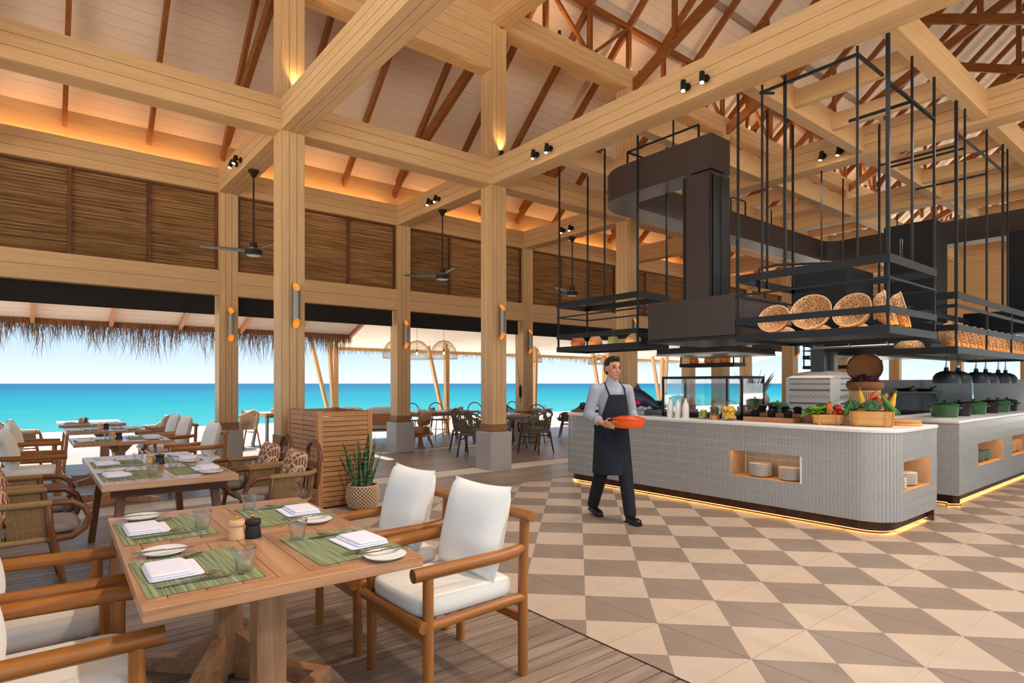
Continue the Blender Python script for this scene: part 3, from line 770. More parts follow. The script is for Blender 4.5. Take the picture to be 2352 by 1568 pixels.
wv = n.new('ShaderNodeTexWave'); wv.inputs['Scale'].default_value = 14; wv.inputs['Distortion'].default_value = 6; wv.inputs['Detail'].default_value = 1; l.new(t.outputs['Object'], wv.inputs['Vector'])
rr = n.new('ShaderNodeValToRGB'); rr.color_ramp.elements[0].position = 0.8; rr.color_ramp.elements[1].position = 0.86; l.new(wv.outputs['Fac'], rr.inputs[0])
mx = n.new('ShaderNodeMixRGB'); mx.inputs[2].default_value = (*srgb((216, 180, 146)), 1); l.new(rr.outputs[0], mx.inputs[0]); l.new(br.outputs[0], mx.inputs[1]); l.new(mx.outputs[0], b.inputs['Base Color'])
def upath(hw, xb, xf, n=60, rad=0.2):
    pts = []
    seg = [(xf, -hw), (xb+rad, -hw)]
    L1 = xf-(xb+rad)
    n1 = 18
    for i in range(n1): pts.append((xf-L1*i/n1, -hw))
    for i in range(9): a = -PI/2-PI/2*i/8; pts.append((xb+rad+rad*math.cos(a), -hw+rad+rad*math.sin(a)))
    m = 8
    for i in range(1, m): pts.append((xb, -(hw-rad)+2*(hw-rad)*i/m))
    for i in range(9): a = PI-PI/2*i/8; pts.append((xb+rad+rad*math.cos(a), hw-rad+rad*math.sin(a)))
    for i in range(1, n1+1): pts.append((xb+rad+L1*i/n1, hw))
    return pts
def make_rope_chair(name, fm, rm, hoop=True, back=0.0, pillow=None, dens=3, armz=0.655, loop=True):
    r = empty(name); hw = 0.285
    P = upath(hw, -0.29, 0.12)
    N = len(P)
    def top(i):
        u = i/(N-1); x, y = P[i]
        bk = max(0, 1-abs(u-0.5)/0.27); bk = bk*bk*(3-2*bk)
        out = 1.05+0.03*bk
        return (x*1.0-0.02*bk-0.16*back*bk, y*out, armz+back*bk)
    def bot(i):
        x, y = P[i]; return (x*0.94, y*0.92, 0.425)
    T = [top(i) for i in range(N)]; B = [bot(i) for i in range(N)]
    MB().tube(T, 0.016, 8).build('top_rail', fm('x'), r, smooth=True)
    MB().tube(B, 0.014, 8).build('bottom_rail', fm('x'), r, smooth=True)
    m = MB()
    for i in range(N-1):
        for k in range(dens):
            f = k/dens
            a = Vector(T[i]).lerp(Vector(T[i+1]), f); c = Vector(B[i]).lerp(Vector(B[i+1]), f)
            mid = a.lerp(c, 0.5)+Vector((c.y, -c.x, 0))*0.0+Vector((0.012 if k % 2 else -0.006, 0, 0))
            m.tube([a, mid, c], 0.0030 if dens > 2 else 0.0055, 4, caps=False)
    m.tube([(p[0], p[1], p[2]) for p in T], 0.021, 8)
    m.tube([(p[0], p[1], p[2]) for p in B], 0.019, 8)
    m.build('rope_weave', rm, r, smooth=True, kind='stuff')
    for s in (-1, 1):
        y1, y0 = s*hw*1.05, s*hw*0.95
        if loop:
            pts = [(0.08, y1, armz), (0.14, y1, armz), (0.22, y1, armz-0.005), (0.285, y1, armz-0.045), (0.31, y1, armz-0.11), (0.285, s*hw, armz-0.18), (0.22, s*hw, armz-0.225), (0.14, s*hw*0.97, 0.425), (0.09, y0, 0.425)]
        else:
            pts = [(0.1, y1, armz), (0.17, y1, armz-0.01), (0.19, s*hw, armz-0.08), (0.17, s*hw, 0.425)]
        MB().tube(pts, 0.02, 10).build('arm_loop', fm('x'), r, smooth=True)
        MB().tube([(0.10, y1, armz), (0.11, s*hw, 0.5), (0.16, s*hw*0.97, 0.25), (0.205, s*hw*0.95, 0.0)], [0.019, 0.021, 0.019, 0.014], 10).build('front_leg', fm('z'), r, smooth=True)
        MB().tube([(-0.24, s*0.2, 0.43), (-0.27, s*0.22, 0.22), (-0.31, s*0.24, 0.0)], [0.021, 0.019, 0.014], 10).build('back_leg', fm('z'), r, smooth=True)
        MB().cyl((0.15, s*hw*0.93, 0.33), (-0.25, s*0.215, 0.33), 0.013).build('side_stretcher', fm('x'), r)
    if hoop:
        h = [(-0.30, -0.15, 0.5)]+[(-0.315-0.02*k/3, -0.155, 0.5+0.075*k) for k in range(1, 4)]
        h += [(-0.345, -0.155*math.cos(PI*k/10), 0.74+0.15*math.sin(PI*k/10)) for k in range(0, 11)]
        h += [(-0.315-0.02*k/3, 0.155, 0.5+0.075*k) for k in range(3, 0, -1)]+[(-0.30, 0.15, 0.5)]
        MB().tube(h, 0.021, 10).build('back_hoop', fm('z'), r, smooth=True)
        m = MB()
        for i in range(18):
            z = 0.56+i*0.009; m.cyl((-0.325, -0.15, z), (-0.325, 0.15, z), 0.0034, n=4)
        m.build('hoop_rope', rm, r, kind='stuff')
    MB().sup((0.0, 0, 0.43), 0.25, 0.235, 0.018, 0.4, 0.5, 24, 6).build('seat_frame', fm('x'), r, smooth=True)
    MB().sup((0.02, 0, 0.475), 0.265, 0.235, 0.04, 0.5, 0.5, 28, 8).build('seat_cushion', greyseat, r, smooth=True)
    if pillow:
        M = Matrix.Translation((-0.165, 0, 0.66)) @ Matrix.Rotation(math.radians(-16), 4, 'Y') @ Matrix.Rotation(PI/2, 4, 'Y') @ Matrix.Rotation(PI/2, 4, 'Z')
        MB().pillow(0.4, 0.36, 0.15, 14, 0.08).tf(M).build('pillow', pillow, r, smooth=True)
    return r
rope0 = make_rope_chair('rope_armchair', WALN, rope_m, True, 0.0, pat, 3)
for i, (p, a, lb) in enumerate([((1.60, 5.2), PI, 'hoop-backed rope armchair with rust print pillow beside the slatted screen, inland end'),
                                ((1.62, 5.98), PI, 'rope armchair with hoop back and rust print pillow, seaward one on the slatted screen side'),
                                ((-0.02, 5.0), 0, 'rope armchair across the trestle table from the screen, end away from the sea'),
                                ((-0.04, 5.78), 0, 'rope armchair across the trestle table from the screen, sea end')]):
    o = rope0 if i == 0 else copy_tree(rope0)
    o.location = (*p, 0); o.rotation_euler = (0, 0, a+random.uniform(-0.04, 0.04)); tag(o, lb, 'chair', 'rope armchairs')
rope1 = make_rope_chair('rattan_armchair', WALN, rope_g, False, 0.26, None, 2, 0.62, False)
for i, (p, a, lb) in enumerate([((7.15, 10.35), 0.15, 'grey woven armchair at the small table behind the tall column, back to the sofa'),
                                ((7.98, 9.2), 1.75, 'grey woven armchair nearest the tiled counter, back to the counter'),
                                ((11.0, 11.35), 2.3, 'grey woven armchair by the far round table at the deck edge'),
                                ((6.7, 9.45), 0.5, 'grey woven armchair half hidden behind the granite block of a tall column'),
                                ((8.55, 11.0), -2.4, 'grey woven armchair on the sea side of the small table behind the tall column')]):
    o = rope1 if i == 0 else copy_tree(rope1)
    o.location = (*p, 0); o.rotation_euler = (0, 0, a); tag(o, lb, 'chair', 'grey woven armchairs')
TEAKB = lambda a: wood('teak_pale', (170, 108, 58), (200, 138, 84), a)
rope2 = make_rope_chair('rattan_armchair', TEAKB, rope_b, False, 0.2, mat('pillow_taupe', (176, 156, 136), 0.9), 2, 0.62, False)
for i, (p, a, lb) in enumerate([((3.55, 13.75), 2.1, 'beige rope armchair with taupe pillow outdoors between two columns'),
                                ((-0.05, 12.35), 0, 'beige rope armchair at the table beyond the deck edge, open side'),
                                ((1.75, 12.4), PI, 'beige rope armchair at the table beyond the deck edge, column side')]):
    o = rope2 if i == 0 else copy_tree(rope2)
    o.location = (*p, 0); o.rotation_euler = (0, 0, a); tag(o, lb, 'chair', 'beige rope armchairs')
# far tables
GREYS = lambda a: mat('grey_steel', (132, 138, 142), 0.4, 0.6)
trestle_table((0.8, 12.45, 0), 0, 0.9, 1.3, 'pale table beyond the deck edge tables, farthest in the row', T2M, TEAKT)
trestle_table((7.65, 12.3, 0), PI/2, 0.9, 1.7, 'long wooden terrace table with slanted timber legs under the wicker pendants', TEAKT, TEAKT)
trestle_table((8.0, 10.15, 0), 0, 0.8, 0.8, 'small terrace table with grey slanted metal legs behind the tall column', TEAKT, GREYS)
trestle_table((10.35, 11.9, 0), 0.4, 0.7, 0.7, 'small terrace table by the last outer column before the counter', TEAKT, GREYS)
trestle_table((4.35, 14.1, 0), 0.2, 0.8, 0.8, 'small outdoor table beside the beige rope armchair', TEAKT, GREYS)
# bentwood hoop chairs
hoopm = mat('bentwood_grey', (96, 98, 98), 0.4)
def make_bentwood():
    r = empty('bentwood_chair')
    MB().lathe([(0, 0.46), (0.2, 0.46), (0.22, 0.475), (0.2, 0.49), (0, 0.495)], 24).build('seat', mat('seat_olive', (108, 102, 88), 0.8), r, auto=40)
    for sx in (-1, 1):
        for sy in (-1, 1):
            MB().tube([(sx*0.14, sy*0.14, 0.46), (sx*0.2, sy*0.2, 0.0)], [0.015, 0.011], 8).build('leg', hoopm, r, smooth=True)
    h = [(-0.17, -0.2, 0.47)]+[(-0.22, -0.2*math.cos(PI*k/12), 0.7+0.2*math.sin(PI*k/12)) for k in range(13)]+[(-0.17, 0.2, 0.47)]
    MB().tube(h, 0.013, 8).build('back_hoop', hoopm, r, smooth=True)
    m = [(0.14, -0.22, 0.47), (0.16, -0.27, 0.6), (0.08, -0.28, 0.66), (-0.1, -0.26, 0.67), (-0.22, -0.12, 0.68), (-0.23, 0, 0.68), (-0.22, 0.12, 0.68), (-0.1, 0.26, 0.67), (0.08, 0.28, 0.66), (0.16, 0.27, 0.6), (0.14, 0.22, 0.47)]
    MB().tube(m, 0.012, 8).build('arm_hoop', hoopm, r, smooth=True)
    MB().lathe([(0.15, 0.22), (0.16, 0.22), (0.16, 0.235), (0.15, 0.235)], 20).build('foot_ring', hoopm, r)
    return r
bw0 = make_bentwood()
for i, (p, a) in enumerate([((8.15, 13.1), -1.7), ((8.9, 12.75), -2.6), ((8.85, 12.05), 2.9), ((7.5, 13.1), -1.5), ((10.3, 12.6), -1.6), ((9.1, 10.5), -2.6)]):
    o = bw0 if i == 0 else copy_tree(bw0)
    o.location = (*p, 0); o.rotation_euler = (0, 0, a)
    tag(o, ['grey bentwood hoop chair behind the long terrace table'], 'chair', 'bentwood hoop chairs')
    o['label'] = 'grey bentwood hoop chair at the long terrace table' if i < 4 else ['grey bentwood hoop chair by the last outer column before the counter', 'grey bentwood hoop chair at the small grey-legged table'][i-4]
# sofa and spindle chair on the terrace
lightcloth = mat('pale_cushion', (232, 226, 216), 0.9)
def sofa(name, loc, rz, w, label, spindles, cush):
    r = empty(name, loc, rz); tag(r, label, 'sofa' if w > 1 else 'chair')
    MB().box(-0.38, 0.38, -w/2, w/2, 0.26, 0.31).build('seat_base', TEAKB('y'), r)
    for sx in (-1, 1):
        for sy in (-1, 1):
            MB().bar((sx*0.28, sy*(w/2-0.1), 0.27), (sx*0.38, sy*(w/2-0.04), 0.0), 0.04, 0.04).build('leg', TEAKB('z'), r)
    if spindles:
        MB().bar((-0.36, -w/2, 0.62), (-0.36, w/2, 0.62), 0.04, 0.04).build('back_rail', TEAKB('y'), r)
        for i in range(9):
            y = -w/2+0.04+(w-0.08)*i/8; MB().cyl((-0.34, y, 0.3), (-0.38, y, 0.62), 0.01, n=8).build('spindle', TEAKB('z'), r)
    else:
        MB().box(-0.42, -0.38, -w/2, w/2, 0.45, 0.68).build('back_board', TEAKB('y'), r)
        for y in (-w/2+0.15, 0, w/2-0.15): MB().bar((-0.36, y, 0.3), (-0.43, y, 0.68), 0.03, 0.06).build('back_post', TEAKB('z'), r)
    MB().sup((0.02, 0, 0.38), 0.36, w/2-0.02, 0.075, 0.35, 0.3, 28, 8).build('seat_cushion', cush, r, smooth=True)
    for i in range(2 if w > 1 else 1):
        n_ = 2 if w > 1 else 1; y = (i-(n_-1)/2)*w/n_
        M = Matrix.Translation((-0.3, y, 0.64)) @ Matrix.Rotation(-0.25, 4, 'Y')
        MB().sup((0, 0, 0), 0.08, w/n_/2-0.02, 0.21 if w > 1 else 0.15, 0.5, 0.5, 20, 8).tf(M).build('back_cushion', cush, r, smooth=True)
sofa('terrace_sofa', (6.3, 13.45, 0), 1.1, 1.5, 'terrace sofa with pale back cushions and timber back board behind an outer column', False, lightcloth)
sofa('spindle_chair', (6.45, 11.5, 0), 2.3, 0.72, 'low spindle-back lounge chair with tan cushion behind an outer column', True, mat('tan_cushion', (196, 160, 118), 0.9))
# ---- slatted screen box
sb = empty('slatted_screen', (2.49, 6.53, 0)); tag(sb, 'waist-high box screen of horizontal timber slats around a column foot', 'screen')
SX, SY, SH = 0.65, 1.0, 1.09
def slat_face(a, bq, ncol, out, nm):
    a, bq = Vector(a), Vector(bq); L = (bq-a).length; d = (bq-a)/L; ax = 'x' if abs(d.x) > 0.5 else 'y'
    nn = Vector(out)
    st = 0.055
    for i in range(ncol+1):
        wst = st if i in (0, ncol) else 0.028
        t = L*i/ncol; t = min(max(t, wst/2), L-wst/2)
        p = a+d*t
        MB().bar(p+Vector((0, 0, 0)), p+Vector((0, 0, SH)), wst, 0.032, nn).build('stile', SLATW('z'), sb)
    ns = 19; ph = (SH-0.02)/ns
    for c in range(ncol):
        t0, t1 = L*c/ncol+(st if c == 0 else 0.014), L*(c+1)/ncol-(st if c == ncol-1 else 0.014)
        me = MB().bar(d*t0, d*t1, ph-0.0075, 0.018, nn).mesh('slat', SLATW(ax))
        for k in range(ns):
            inst(me, 'slat', a+Vector((0, 0, 0.012+ph*(k+0.5))), sb)
slat_face((0, 0.016, 0), (SX, 0.016, 0), 1, (0, -1, 0), 'front')
slat_face((0.016, 0.033, 0), (0.016, SY, 0), 2, (-1, 0, 0), 'side')
slat_face((SX-0.016, 0.033, 0), (SX-0.016, SY, 0), 2, (1, 0, 0), 'side')
slat_face((0.033, SY-0.016, 0), (SX-0.033, SY-0.016, 0), 1, (0, 1, 0), 'back')
MB().box(0.034, SX-0.034, 0.034, SY-0.034, 0.0, 0.95).build('inner_lining', mat('screen_dark', (74, 52, 38), 0.9), sb)
# ---- snake plant in a woven basket
sp_ = empty('snake_plant', (2.90, 6.27, 0)); tag(sp_, 'tall snake plant in a knotted rope basket in front of the slatted screen', 'plant')
prof = [(0.0, 0.005), (0.12, 0.005), (0.155, 0.04), (0.178, 0.11), (0.182, 0.17), (0.172, 0.225), (0.158, 0.262)]
def pr(z):
    for (r0, z0), (r1, z1) in zip(prof[1:-1], prof[2:]):
        if z0 <= z <= z1: return r0+(r1-r0)*(z-z0)/(z1-z0+1e-9)
    return prof[-1][0]
bk = MB().lathe([(r-0.004 if r else 0, z) for r, z in prof]+[(0.14, 0.258), (0.14, 0.22), (0.0, 0.22)], 28).build('basket', mat('basket_dark', (84, 58, 42), 0.9), sp_, smooth=True)
m = MB(); NB = 26
for s in (1, -1):
    for j in range(NB):
        m.tube([(pr(0.02+0.24*t/12)*math.cos(2*PI*j/NB+s*t*0.13), pr(0.02+0.24*t/12)*math.sin(2*PI*j/NB+s*t*0.13), 0.02+0.24*t/12) for t in range(13)], 0.0075, 5, caps=False)
m.tube([(0.158*math.cos(2*PI*j/28), 0.158*math.sin(2*PI*j/28), 0.262) for j in range(28)], 0.011, 6, closed=True)
m.build('rope_netting', mat('basket_rope', (206, 170, 132), 0.9), bk, smooth=True, kind='stuff')
leafm = bpy.data.materials.new('snake_leaf'); leafm.use_nodes = True
n = leafm.node_tree.nodes; l = leafm.node_tree.links; b = n['Principled BSDF']; b.inputs['Roughness'].default_value = 0.4
t = n.new('ShaderNodeTexCoord'); nz = n.new('ShaderNodeTexNoise'); mp = n.new('ShaderNodeMapping'); mp.inputs['Scale'].default_value = (6, 6, 55); nz.inputs['Scale'].default_value = 1; nz.inputs['Detail'].default_value = 3
l.new(t.outputs['Object'], mp.inputs[0]); l.new(mp.outputs[0], nz.inputs['Vector']); r_ = n.new('ShaderNodeValToRGB'); l.new(nz.outputs['Fac'], r_.inputs[0])
r_.color_ramp.elements[0].position = 0.4; r_.color_ramp.elements[0].color = (*srgb((36, 66, 44)), 1); r_.color_ramp.elements[1].position = 0.62; r_.color_ramp.elements[1].color = (*srgb((112, 140, 92)), 1); l.new(r_.outputs[0], b.inputs['Base Color'])
def blade(parent, base, az, lean, L, w, m=leafm, name='leaf', tw=0.5, bend=0.12):
    d = Vector((math.cos(az), math.sin(az), 0)); side = Vector((-math.sin(az), math.cos(az), 0))
    mb = MB(); NS = 10
    for sgn in (1,):
        v = []; f = []
        for i in range(NS+1):
            u = i/NS; wd = w*(0.55+0.9*u-1.45*u**3.2)*(1 if u < 0.99 else 0)
            c = Vector(base)+Vector((0, 0, 1))*L*u*math.cos(lean)+d*(L*u*math.sin(lean)+bend*L*u*u)
            a = tw*u*2; sd = (side*math.cos(a)+d*math.sin(a)); nn = (d*math.cos(a)-side*math.sin(a))
            v += [c-sd*wd, c+nn*wd*0.28+Vector((0,0,0)), c+sd*wd, c+nn*(wd*0.28-0.004)]
        for i in range(NS):
            for j in range(4): f.append((i*4+j, i*4+(j+1) % 4, (i+1)*4+(j+1) % 4, (i+1)*4+j))
        mb.add(v, f)
    return mb.build(name, m, parent, smooth=True)
random.seed(3)
for i, (az, lean, L, w, rr_) in enumerate([(0.3, 0.04, 0.66, 0.035, 0.03), (1.9, 0.03, 0.6, 0.04, 0.04), (-0.6, 0.1, 0.62, 0.036, 0.07), (3.2, 0.22, 0.58, 0.026, 0.07), (3.35, 0.5, 0.5, 0.022, 0.07), (3.4, 0.12, 0.5, 0.03, 0.05), (4.0, 0.12, 0.46, 0.036, 0.06), (4.6, 0.06, 0.52, 0.04, 0.06), (5.2, 0.1, 0.56, 0.034, 0.07), (5.7, 0.22, 0.52, 0.04, 0.08), (-0.1, 0.24, 0.44, 0.036, 0.08), (0.2, 0.13, 0.55, 0.03, 0.06), (3.0, 0.3, 0.4, 0.03, 0.07), (4.9, 0.25, 0.3, 0.04, 0.08), (3.7, 0.02, 0.62, 0.03, 0.02), (3.3, 0.95, 0.34, 0.022, 0.09)]):
    blade(sp_, (rr_*math.cos(az), rr_*math.sin(az), 0.2), az, lean, L, w, tw=random.uniform(-0.8, 0.8), bend=random.uniform(0, 0.1))
# ---- place settings
matm = bpy.data.materials.new('green_mat'); matm.use_nodes = True
n = matm.node_tree.nodes; l = matm.node_tree.links; b = n['Principled BSDF']; b.inputs['Roughness'].default_value = 0.85
t = n.new('ShaderNodeTexCoord'); mp = n.new('ShaderNodeMapping'); mp.inputs['Scale'].default_value = (260, 3, 1); nz = n.new('ShaderNodeTexNoise'); nz.inputs['Scale'].default_value = 1; nz.inputs['Detail'].default_value = 2
l.new(t.outputs['Object'], mp.inputs[0]); l.new(mp.outputs[0], nz.inputs['Vector']); r_ = n.new('ShaderNodeValToRGB'); l.new(nz.outputs['Fac'], r_.inputs[0])
r_.color_ramp.elements[0].position = 0.35; r_.color_ramp.elements[0].color = (*srgb((94, 102, 60)), 1); r_.color_ramp.elements[1].position = 0.65; r_.color_ramp.elements[1].color = (*srgb((160, 168, 126)), 1); l.new(r_.outputs[0], b.inputs['Base Color'])
bp = n.new('ShaderNodeBump'); bp.inputs['Strength'].default_value = 0.4; bp.inputs['Distance'].default_value = 0.002; l.new(nz.outputs['Fac'], bp.inputs['Height']); l.new(bp.outputs[0], b.inputs['Normal'])
china = mat('china', (240, 236, 228), 0.25); steel = mat('cutlery_steel', (190, 186, 180), 0.22, 1.0); linen = mat('linen_napkin', (238, 232, 240), 0.9)
glassm = mat('tumbler_glass', (250, 252, 252), 0.02, trans=1.0, ior=1.45)
beech = mat('beech', (226, 178, 132), 0.45, var=0.05); blk = mat('mill_black', (26, 24, 24), 0.4); brass = mat('brass', (226, 176, 88), 0.25, 1.0)
def lathe_obj(name, prof, m, n=28, parent=None): return MB().lathe(prof, n).build(name, m, parent, auto=40)
mat0 = MB().box(-0.175, 0.175, -0.235, 0.235, 0, 0.002).mesh('placemat', matm)
plate0 = MB().lathe([(0, 0.003), (0.04, 0.003), (0.045, 0.0), (0.05, 0.0), (0.077, 0.014), (0.08, 0.017), (0.076, 0.018), (0.05, 0.006), (0, 0.006)], 32).mesh('side_plate', china, True)
def mk_glass():
    N = 40; v = []; f = []
    prof = [(0.026, 0.0), (0.028, 0.004), (0.030, 0.03), (0.034, 0.062), (0.0365, 0.066), (0.040, 0.090), (0.0385, 0.0905), (0.0345, 0.066), (0.031, 0.05), (0.026, 0.012), (0.0, 0.010)]
    for i, (r, z) in enumerate(prof):
        for j in range(N):
            a = 2*PI*j/N; k = 1.0
            if 1 <= i <= 3: k = 1-0.035*(0.5+0.5*math.cos(9*a))
            v.append((r*k*math.cos(a), r*k*math.sin(a), z))
    for i in range(len(prof)-1):
        for j in range(N): f.append((i*N+j, i*N+(j+1) % N, (i+1)*N+(j+1) % N, (i+1)*N+j))
    f.append(tuple(range(N))[::-1])
    return MB().add(v, f).mesh('tumbler', glassm, True)
glass0 = mk_glass()
def mk_napkin():
    m = MB()
    def sheet(x0, x1, y0, y1, z0, z1, r):
        k = MB().sup((0, 0, 0), (x1-x0)/2, (y1-y0)/2, (z1-z0)/2, 0.3, 0.12, 24, 6); k.tf(Matrix.Translation(((x0+x1)/2, (y0+y1)/2, (z0+z1)/2))); m.add(k.v, k.f)
    sheet(-0.085, 0.085, -0.11, 0.11, 0.0, 0.007, 0)
    sheet(-0.083, 0.055, -0.105, 0.105, 0.006, 0.014, 0)
    sheet(-0.08, 0.045, -0.1, 0.1, 0.013, 0.021, 0)
    return m.mesh('napkin', linen, True)
nap0 = mk_napkin()
def mk_spoon():
    m = MB(); pts = [(-0.1+0.13*i/8, 0, 0.003+0.006*(i/8)**3) for i in range(9)]
    for i in range(8):
        p, q = Vector(pts[i]), Vector(pts[i+1]); w = 0.013-0.007*(i/8)
        m.bar(p, q, w, 0.002)
    m.grid(lambda u, v: (0.03+0.062*u, 0.038*math.sin(PI*min(1, max(0, u)))**0.55*(v-0.5)*1.0, 0.011-0.009*math.sin(PI*u)*(1-(2*v-1)**2)+0.006*u), 10, 6)
    return m.mesh('spoon', steel, True)
def mk_fork():
    m = MB(); m.bar((-0.1, 0, 0.003), (0.0, 0, 0.004), 0.009, 0.002); m.bar((0.0, 0, 0.004), (0.035, 0, 0.007), 0.006, 0.002)
    m.bar((0.035, 0, 0.007), (0.055, 0, 0.006), 0.022, 0.002)
    for k in range(4): m.bar((0.055, -0.0093+k*0.0062, 0.006), (0.1, -0.0093+k*0.0062, 0.011), 0.0034, 0.0018)
    return m.mesh('fork', steel)
def mk_knife():
    m = MB(); m.bar((-0.11, 0, 0.004), (0.0, 0, 0.004), 0.013, 0.004)
    m.add([(0, -0.007, 0.002), (0.09, -0.009, 0.002), (0.11, 0.006, 0.002), (0.0, 0.007, 0.002), (0, -0.007, 0.0035), (0.09, -0.009, 0.003), (0.11, 0.006, 0.003), (0.0, 0.007, 0.0035)], [(0,3,2,1),(4,5,6,7),(0,1,5,4),(1,2,6,5),(2,3,7,6),(3,0,4,7)])
    return m.mesh('knife', steel)
spoon0, fork0, knife0 = mk_spoon(), mk_fork(), mk_knife()
def put(me, name, x, y, z, rz, label, cat, group, rx=0, ry=0):
    o = inst(me, name, (x, y, z), None, (rx, ry, rz)); tag(o, label, cat, group); return o
def setting(x, y, rz, tb, seat, full=True, zt=0.7405, items='mnpgsfk'):
    c, s = math.cos(rz), math.sin(rz)
    W_ = lambda a, bq: (x+a*c-bq*s, y+a*s+bq*c)
    z = zt+0.0025
    L = lambda a: f'{a} on the {tb}, {seat}'
    if 'm' in items: put(mat0, 'placemat', x, y, zt, rz, L('green woven placemat'), 'placemat', 'green placemats')
    if 'n' in items: put(nap0, 'napkin', *W_(-0.065, 0.02), z, rz+random.uniform(-0.06, 0.06), L('folded white napkin'), 'napkin', 'folded napkins')
    if 'p' in items:
        put(plate0, 'side_plate', *W_(-0.05, 0.29), zt, rz, L('white side plate'), 'plate', 'side plates')
        if full: put(knife0, 'butter_knife', *W_(-0.05, 0.262), zt+0.019, rz-0.1, L('butter knife'), 'knife', 'butter knives')
    if 'g' in items: put(glass0, 'tumbler', *W_(0.125, -0.155), z, random.random(), L('clear ribbed tumbler'), 'glass', 'ribbed tumblers')
    if 's' in items: put(spoon0, 'spoon', *W_(-0.035, -0.145), z+0.004, rz+0.1, L('steel spoon'), 'spoon', 'spoons', ry=-0.02)
    if 'k' in items: put(knife0, 'knife', *W_(-0.02, -0.155), z, rz-0.02, L('steel table knife'), 'knife', 'table knives')
    if 'f' in items: put(fork0, 'fork', *W_(-0.04, 0.17), z, rz, L('steel fork'), 'fork', 'forks')
SIDE = ['side away from the tiles, near end', 'side away from the tiles, sea end', 'tile side, near end', 'tile side, sea end']
SIDE = [q.replace('near end', 'inland end') for q in SIDE]
for i, (x, y, a) in enumerate([(0.455, 2.36, 0), (0.475, 3.11, 0), (0.995, 2.355, PI), (1.005, 3.10, PI)]): setting(x, y, a, 'inlaid table', SIDE[i])
for i, (x, y, a) in enumerate([(0.555, 5.08, 0), (0.56, 5.85, 0), (0.99, 5.12, PI), (0.99, 5.9, PI)]): setting(x, y, a, 'trestle table', SIDE[i].replace('tiles', 'screen').replace('tile', 'screen'))
for i, (x, y, a) in enumerate([(0.56, 8.3, 0), (1.08, 8.45, PI)]): setting(x, y, a, 'square table beyond the rope chairs', ['open side', 'column side'][i], False, items='mnpgs')
for i, (x, y, a) in enumerate([(0.57, 10.25, 0), (1.09, 10.4, PI)]): setting(x, y, a, 'square table by the deck edge', ['open side', 'column side'][i], False, items='mnpgs')
setting(0.6, 12.2, 0, 'farthest pale table', 'open side', False, items='mng')
for k, (x, y, a) in enumerate([(7.25, 12.03, PI/2), (8.05, 12.03, PI/2), (7.35, 12.56, -PI/2), (8.15, 12.56, -PI/2)]): setting(x, y, a, 'long terrace table', ['inland side, sofa end', 'inland side, counter end', 'sea side, sofa end', 'sea side, counter end'][k], False, items='npg')
setting(8.0, 9.9, PI/2, 'small grey-legged terrace table', 'inland side', False, items='npg')
setting(10.3, 11.75, 0.4, 'table by the last outer column', 'inland side', False, items='npg')
def mill(x, y, m, lab, zt=0.7405, s=1.0):
    r = empty('pepper_mill', (x, y, zt)); r.scale = (s, s, s); tag(r, lab, 'mill', 'salt and pepper mills')
    MB().lathe([(0, 0), (0.033, 0), (0.034, 0.004), (0.031, 0.02), (0.027, 0.045), (0.026, 0.05), (0, 0.05)], 28).build('body', m, r, auto=35)
    MB().lathe([(0.024, 0.05), (0.029, 0.053), (0.0315, 0.058), (0.0315, 0.07), (0.029, 0.074), (0.0, 0.076)], 28).build('head', m, r, auto=35)
    MB().lathe([(0.004, 0.075), (0.004, 0.08), (0.009, 0.086), (0.008, 0.092), (0, 0.095)], 16).build('knob', brass, r, smooth=True)
for (x, y), (x2, y2), tb in (((0.685, 2.715), (0.745, 2.70), 'inlaid table'), ((0.775, 5.72), (0.83, 5.64), 'trestle table'), ((0.755, 8.44), (0.82, 8.42), 'square table beyond the rope chairs'), ((0.79, 10.42), (0.86, 10.44), 'square table by the deck edge'), ((0.66, 12.35), (0.73, 12.37), 'farthest pale table'), ((7.4, 12.28), (7.48, 12.28), 'long terrace table'), ((8.2, 12.26), (8.28, 12.26), 'long terrace table, counter end'), ((4.3, 14.05), (4.38, 14.05), 'small outdoor table')):
    mill(x, y, beech, f'beech wood mill with brass knob on the {tb}', s=1.05); mill(x2, y2, blk, f'black mill with brass knob on the {tb}', s=1.05)
# ================================================================ KITCHEN COUNTERS
CT = 0.98
tile_c = mat('mosaic_tile', (172, 169, 162), 0.22, spec=0.5)
grout = mat('mosaic_grout', (250, 248, 243), 0.8)
top_m = mat('worktop_stone', (236, 230, 222), 0.3, var=0.03, vscale=6)
copper = mat('kick_bronze', (92, 60, 38), 0.4, 0.6, var=0.3, vscale=10)
oakn = lambda a: wood('niche_oak', (206, 148, 84), (226, 172, 106), a)
nside = mat('niche_side', (186, 160, 128), 0.6)
led_floor = emis('led_floor', (255, 186, 100), 10)
led_niche = emis('led_niche', (255, 182, 96), 15)
def path(segs, inset=0.0, step=0.017):
    """plan polyline with outward normals; segs: ('l', p, q) or ('a', centre, r, a0, a1); outward is on the left hand"""
    out = []; s = 0
    for sg in segs:
        if sg[0] == 'l':
            p, q = Vector(sg[1]), Vector(sg[2]); d = (q-p); L = d.length; d /= L; nrm = Vector((-d.y, d.x))
            n_ = max(1, round(L/step))
            for i in range(n_+1):
                out.append((p+d*(L*i/n_)-nrm*inset, nrm, s+L*i/n_))
            s += L
        else:
            _, c, r, a0, a1 = sg; n_ = max(3, round(abs(a1-a0)*r/step)); c = Vector(c)
            for i in range(n_+1):
                a = a0+(a1-a0)*i/n_; nrm = Vector((math.cos(a), math.sin(a)))
                out.append((c+nrm*(r-inset), nrm, s+abs(a1-a0)*r*i/n_))
            s += abs(a1-a0)*r
    return out, s
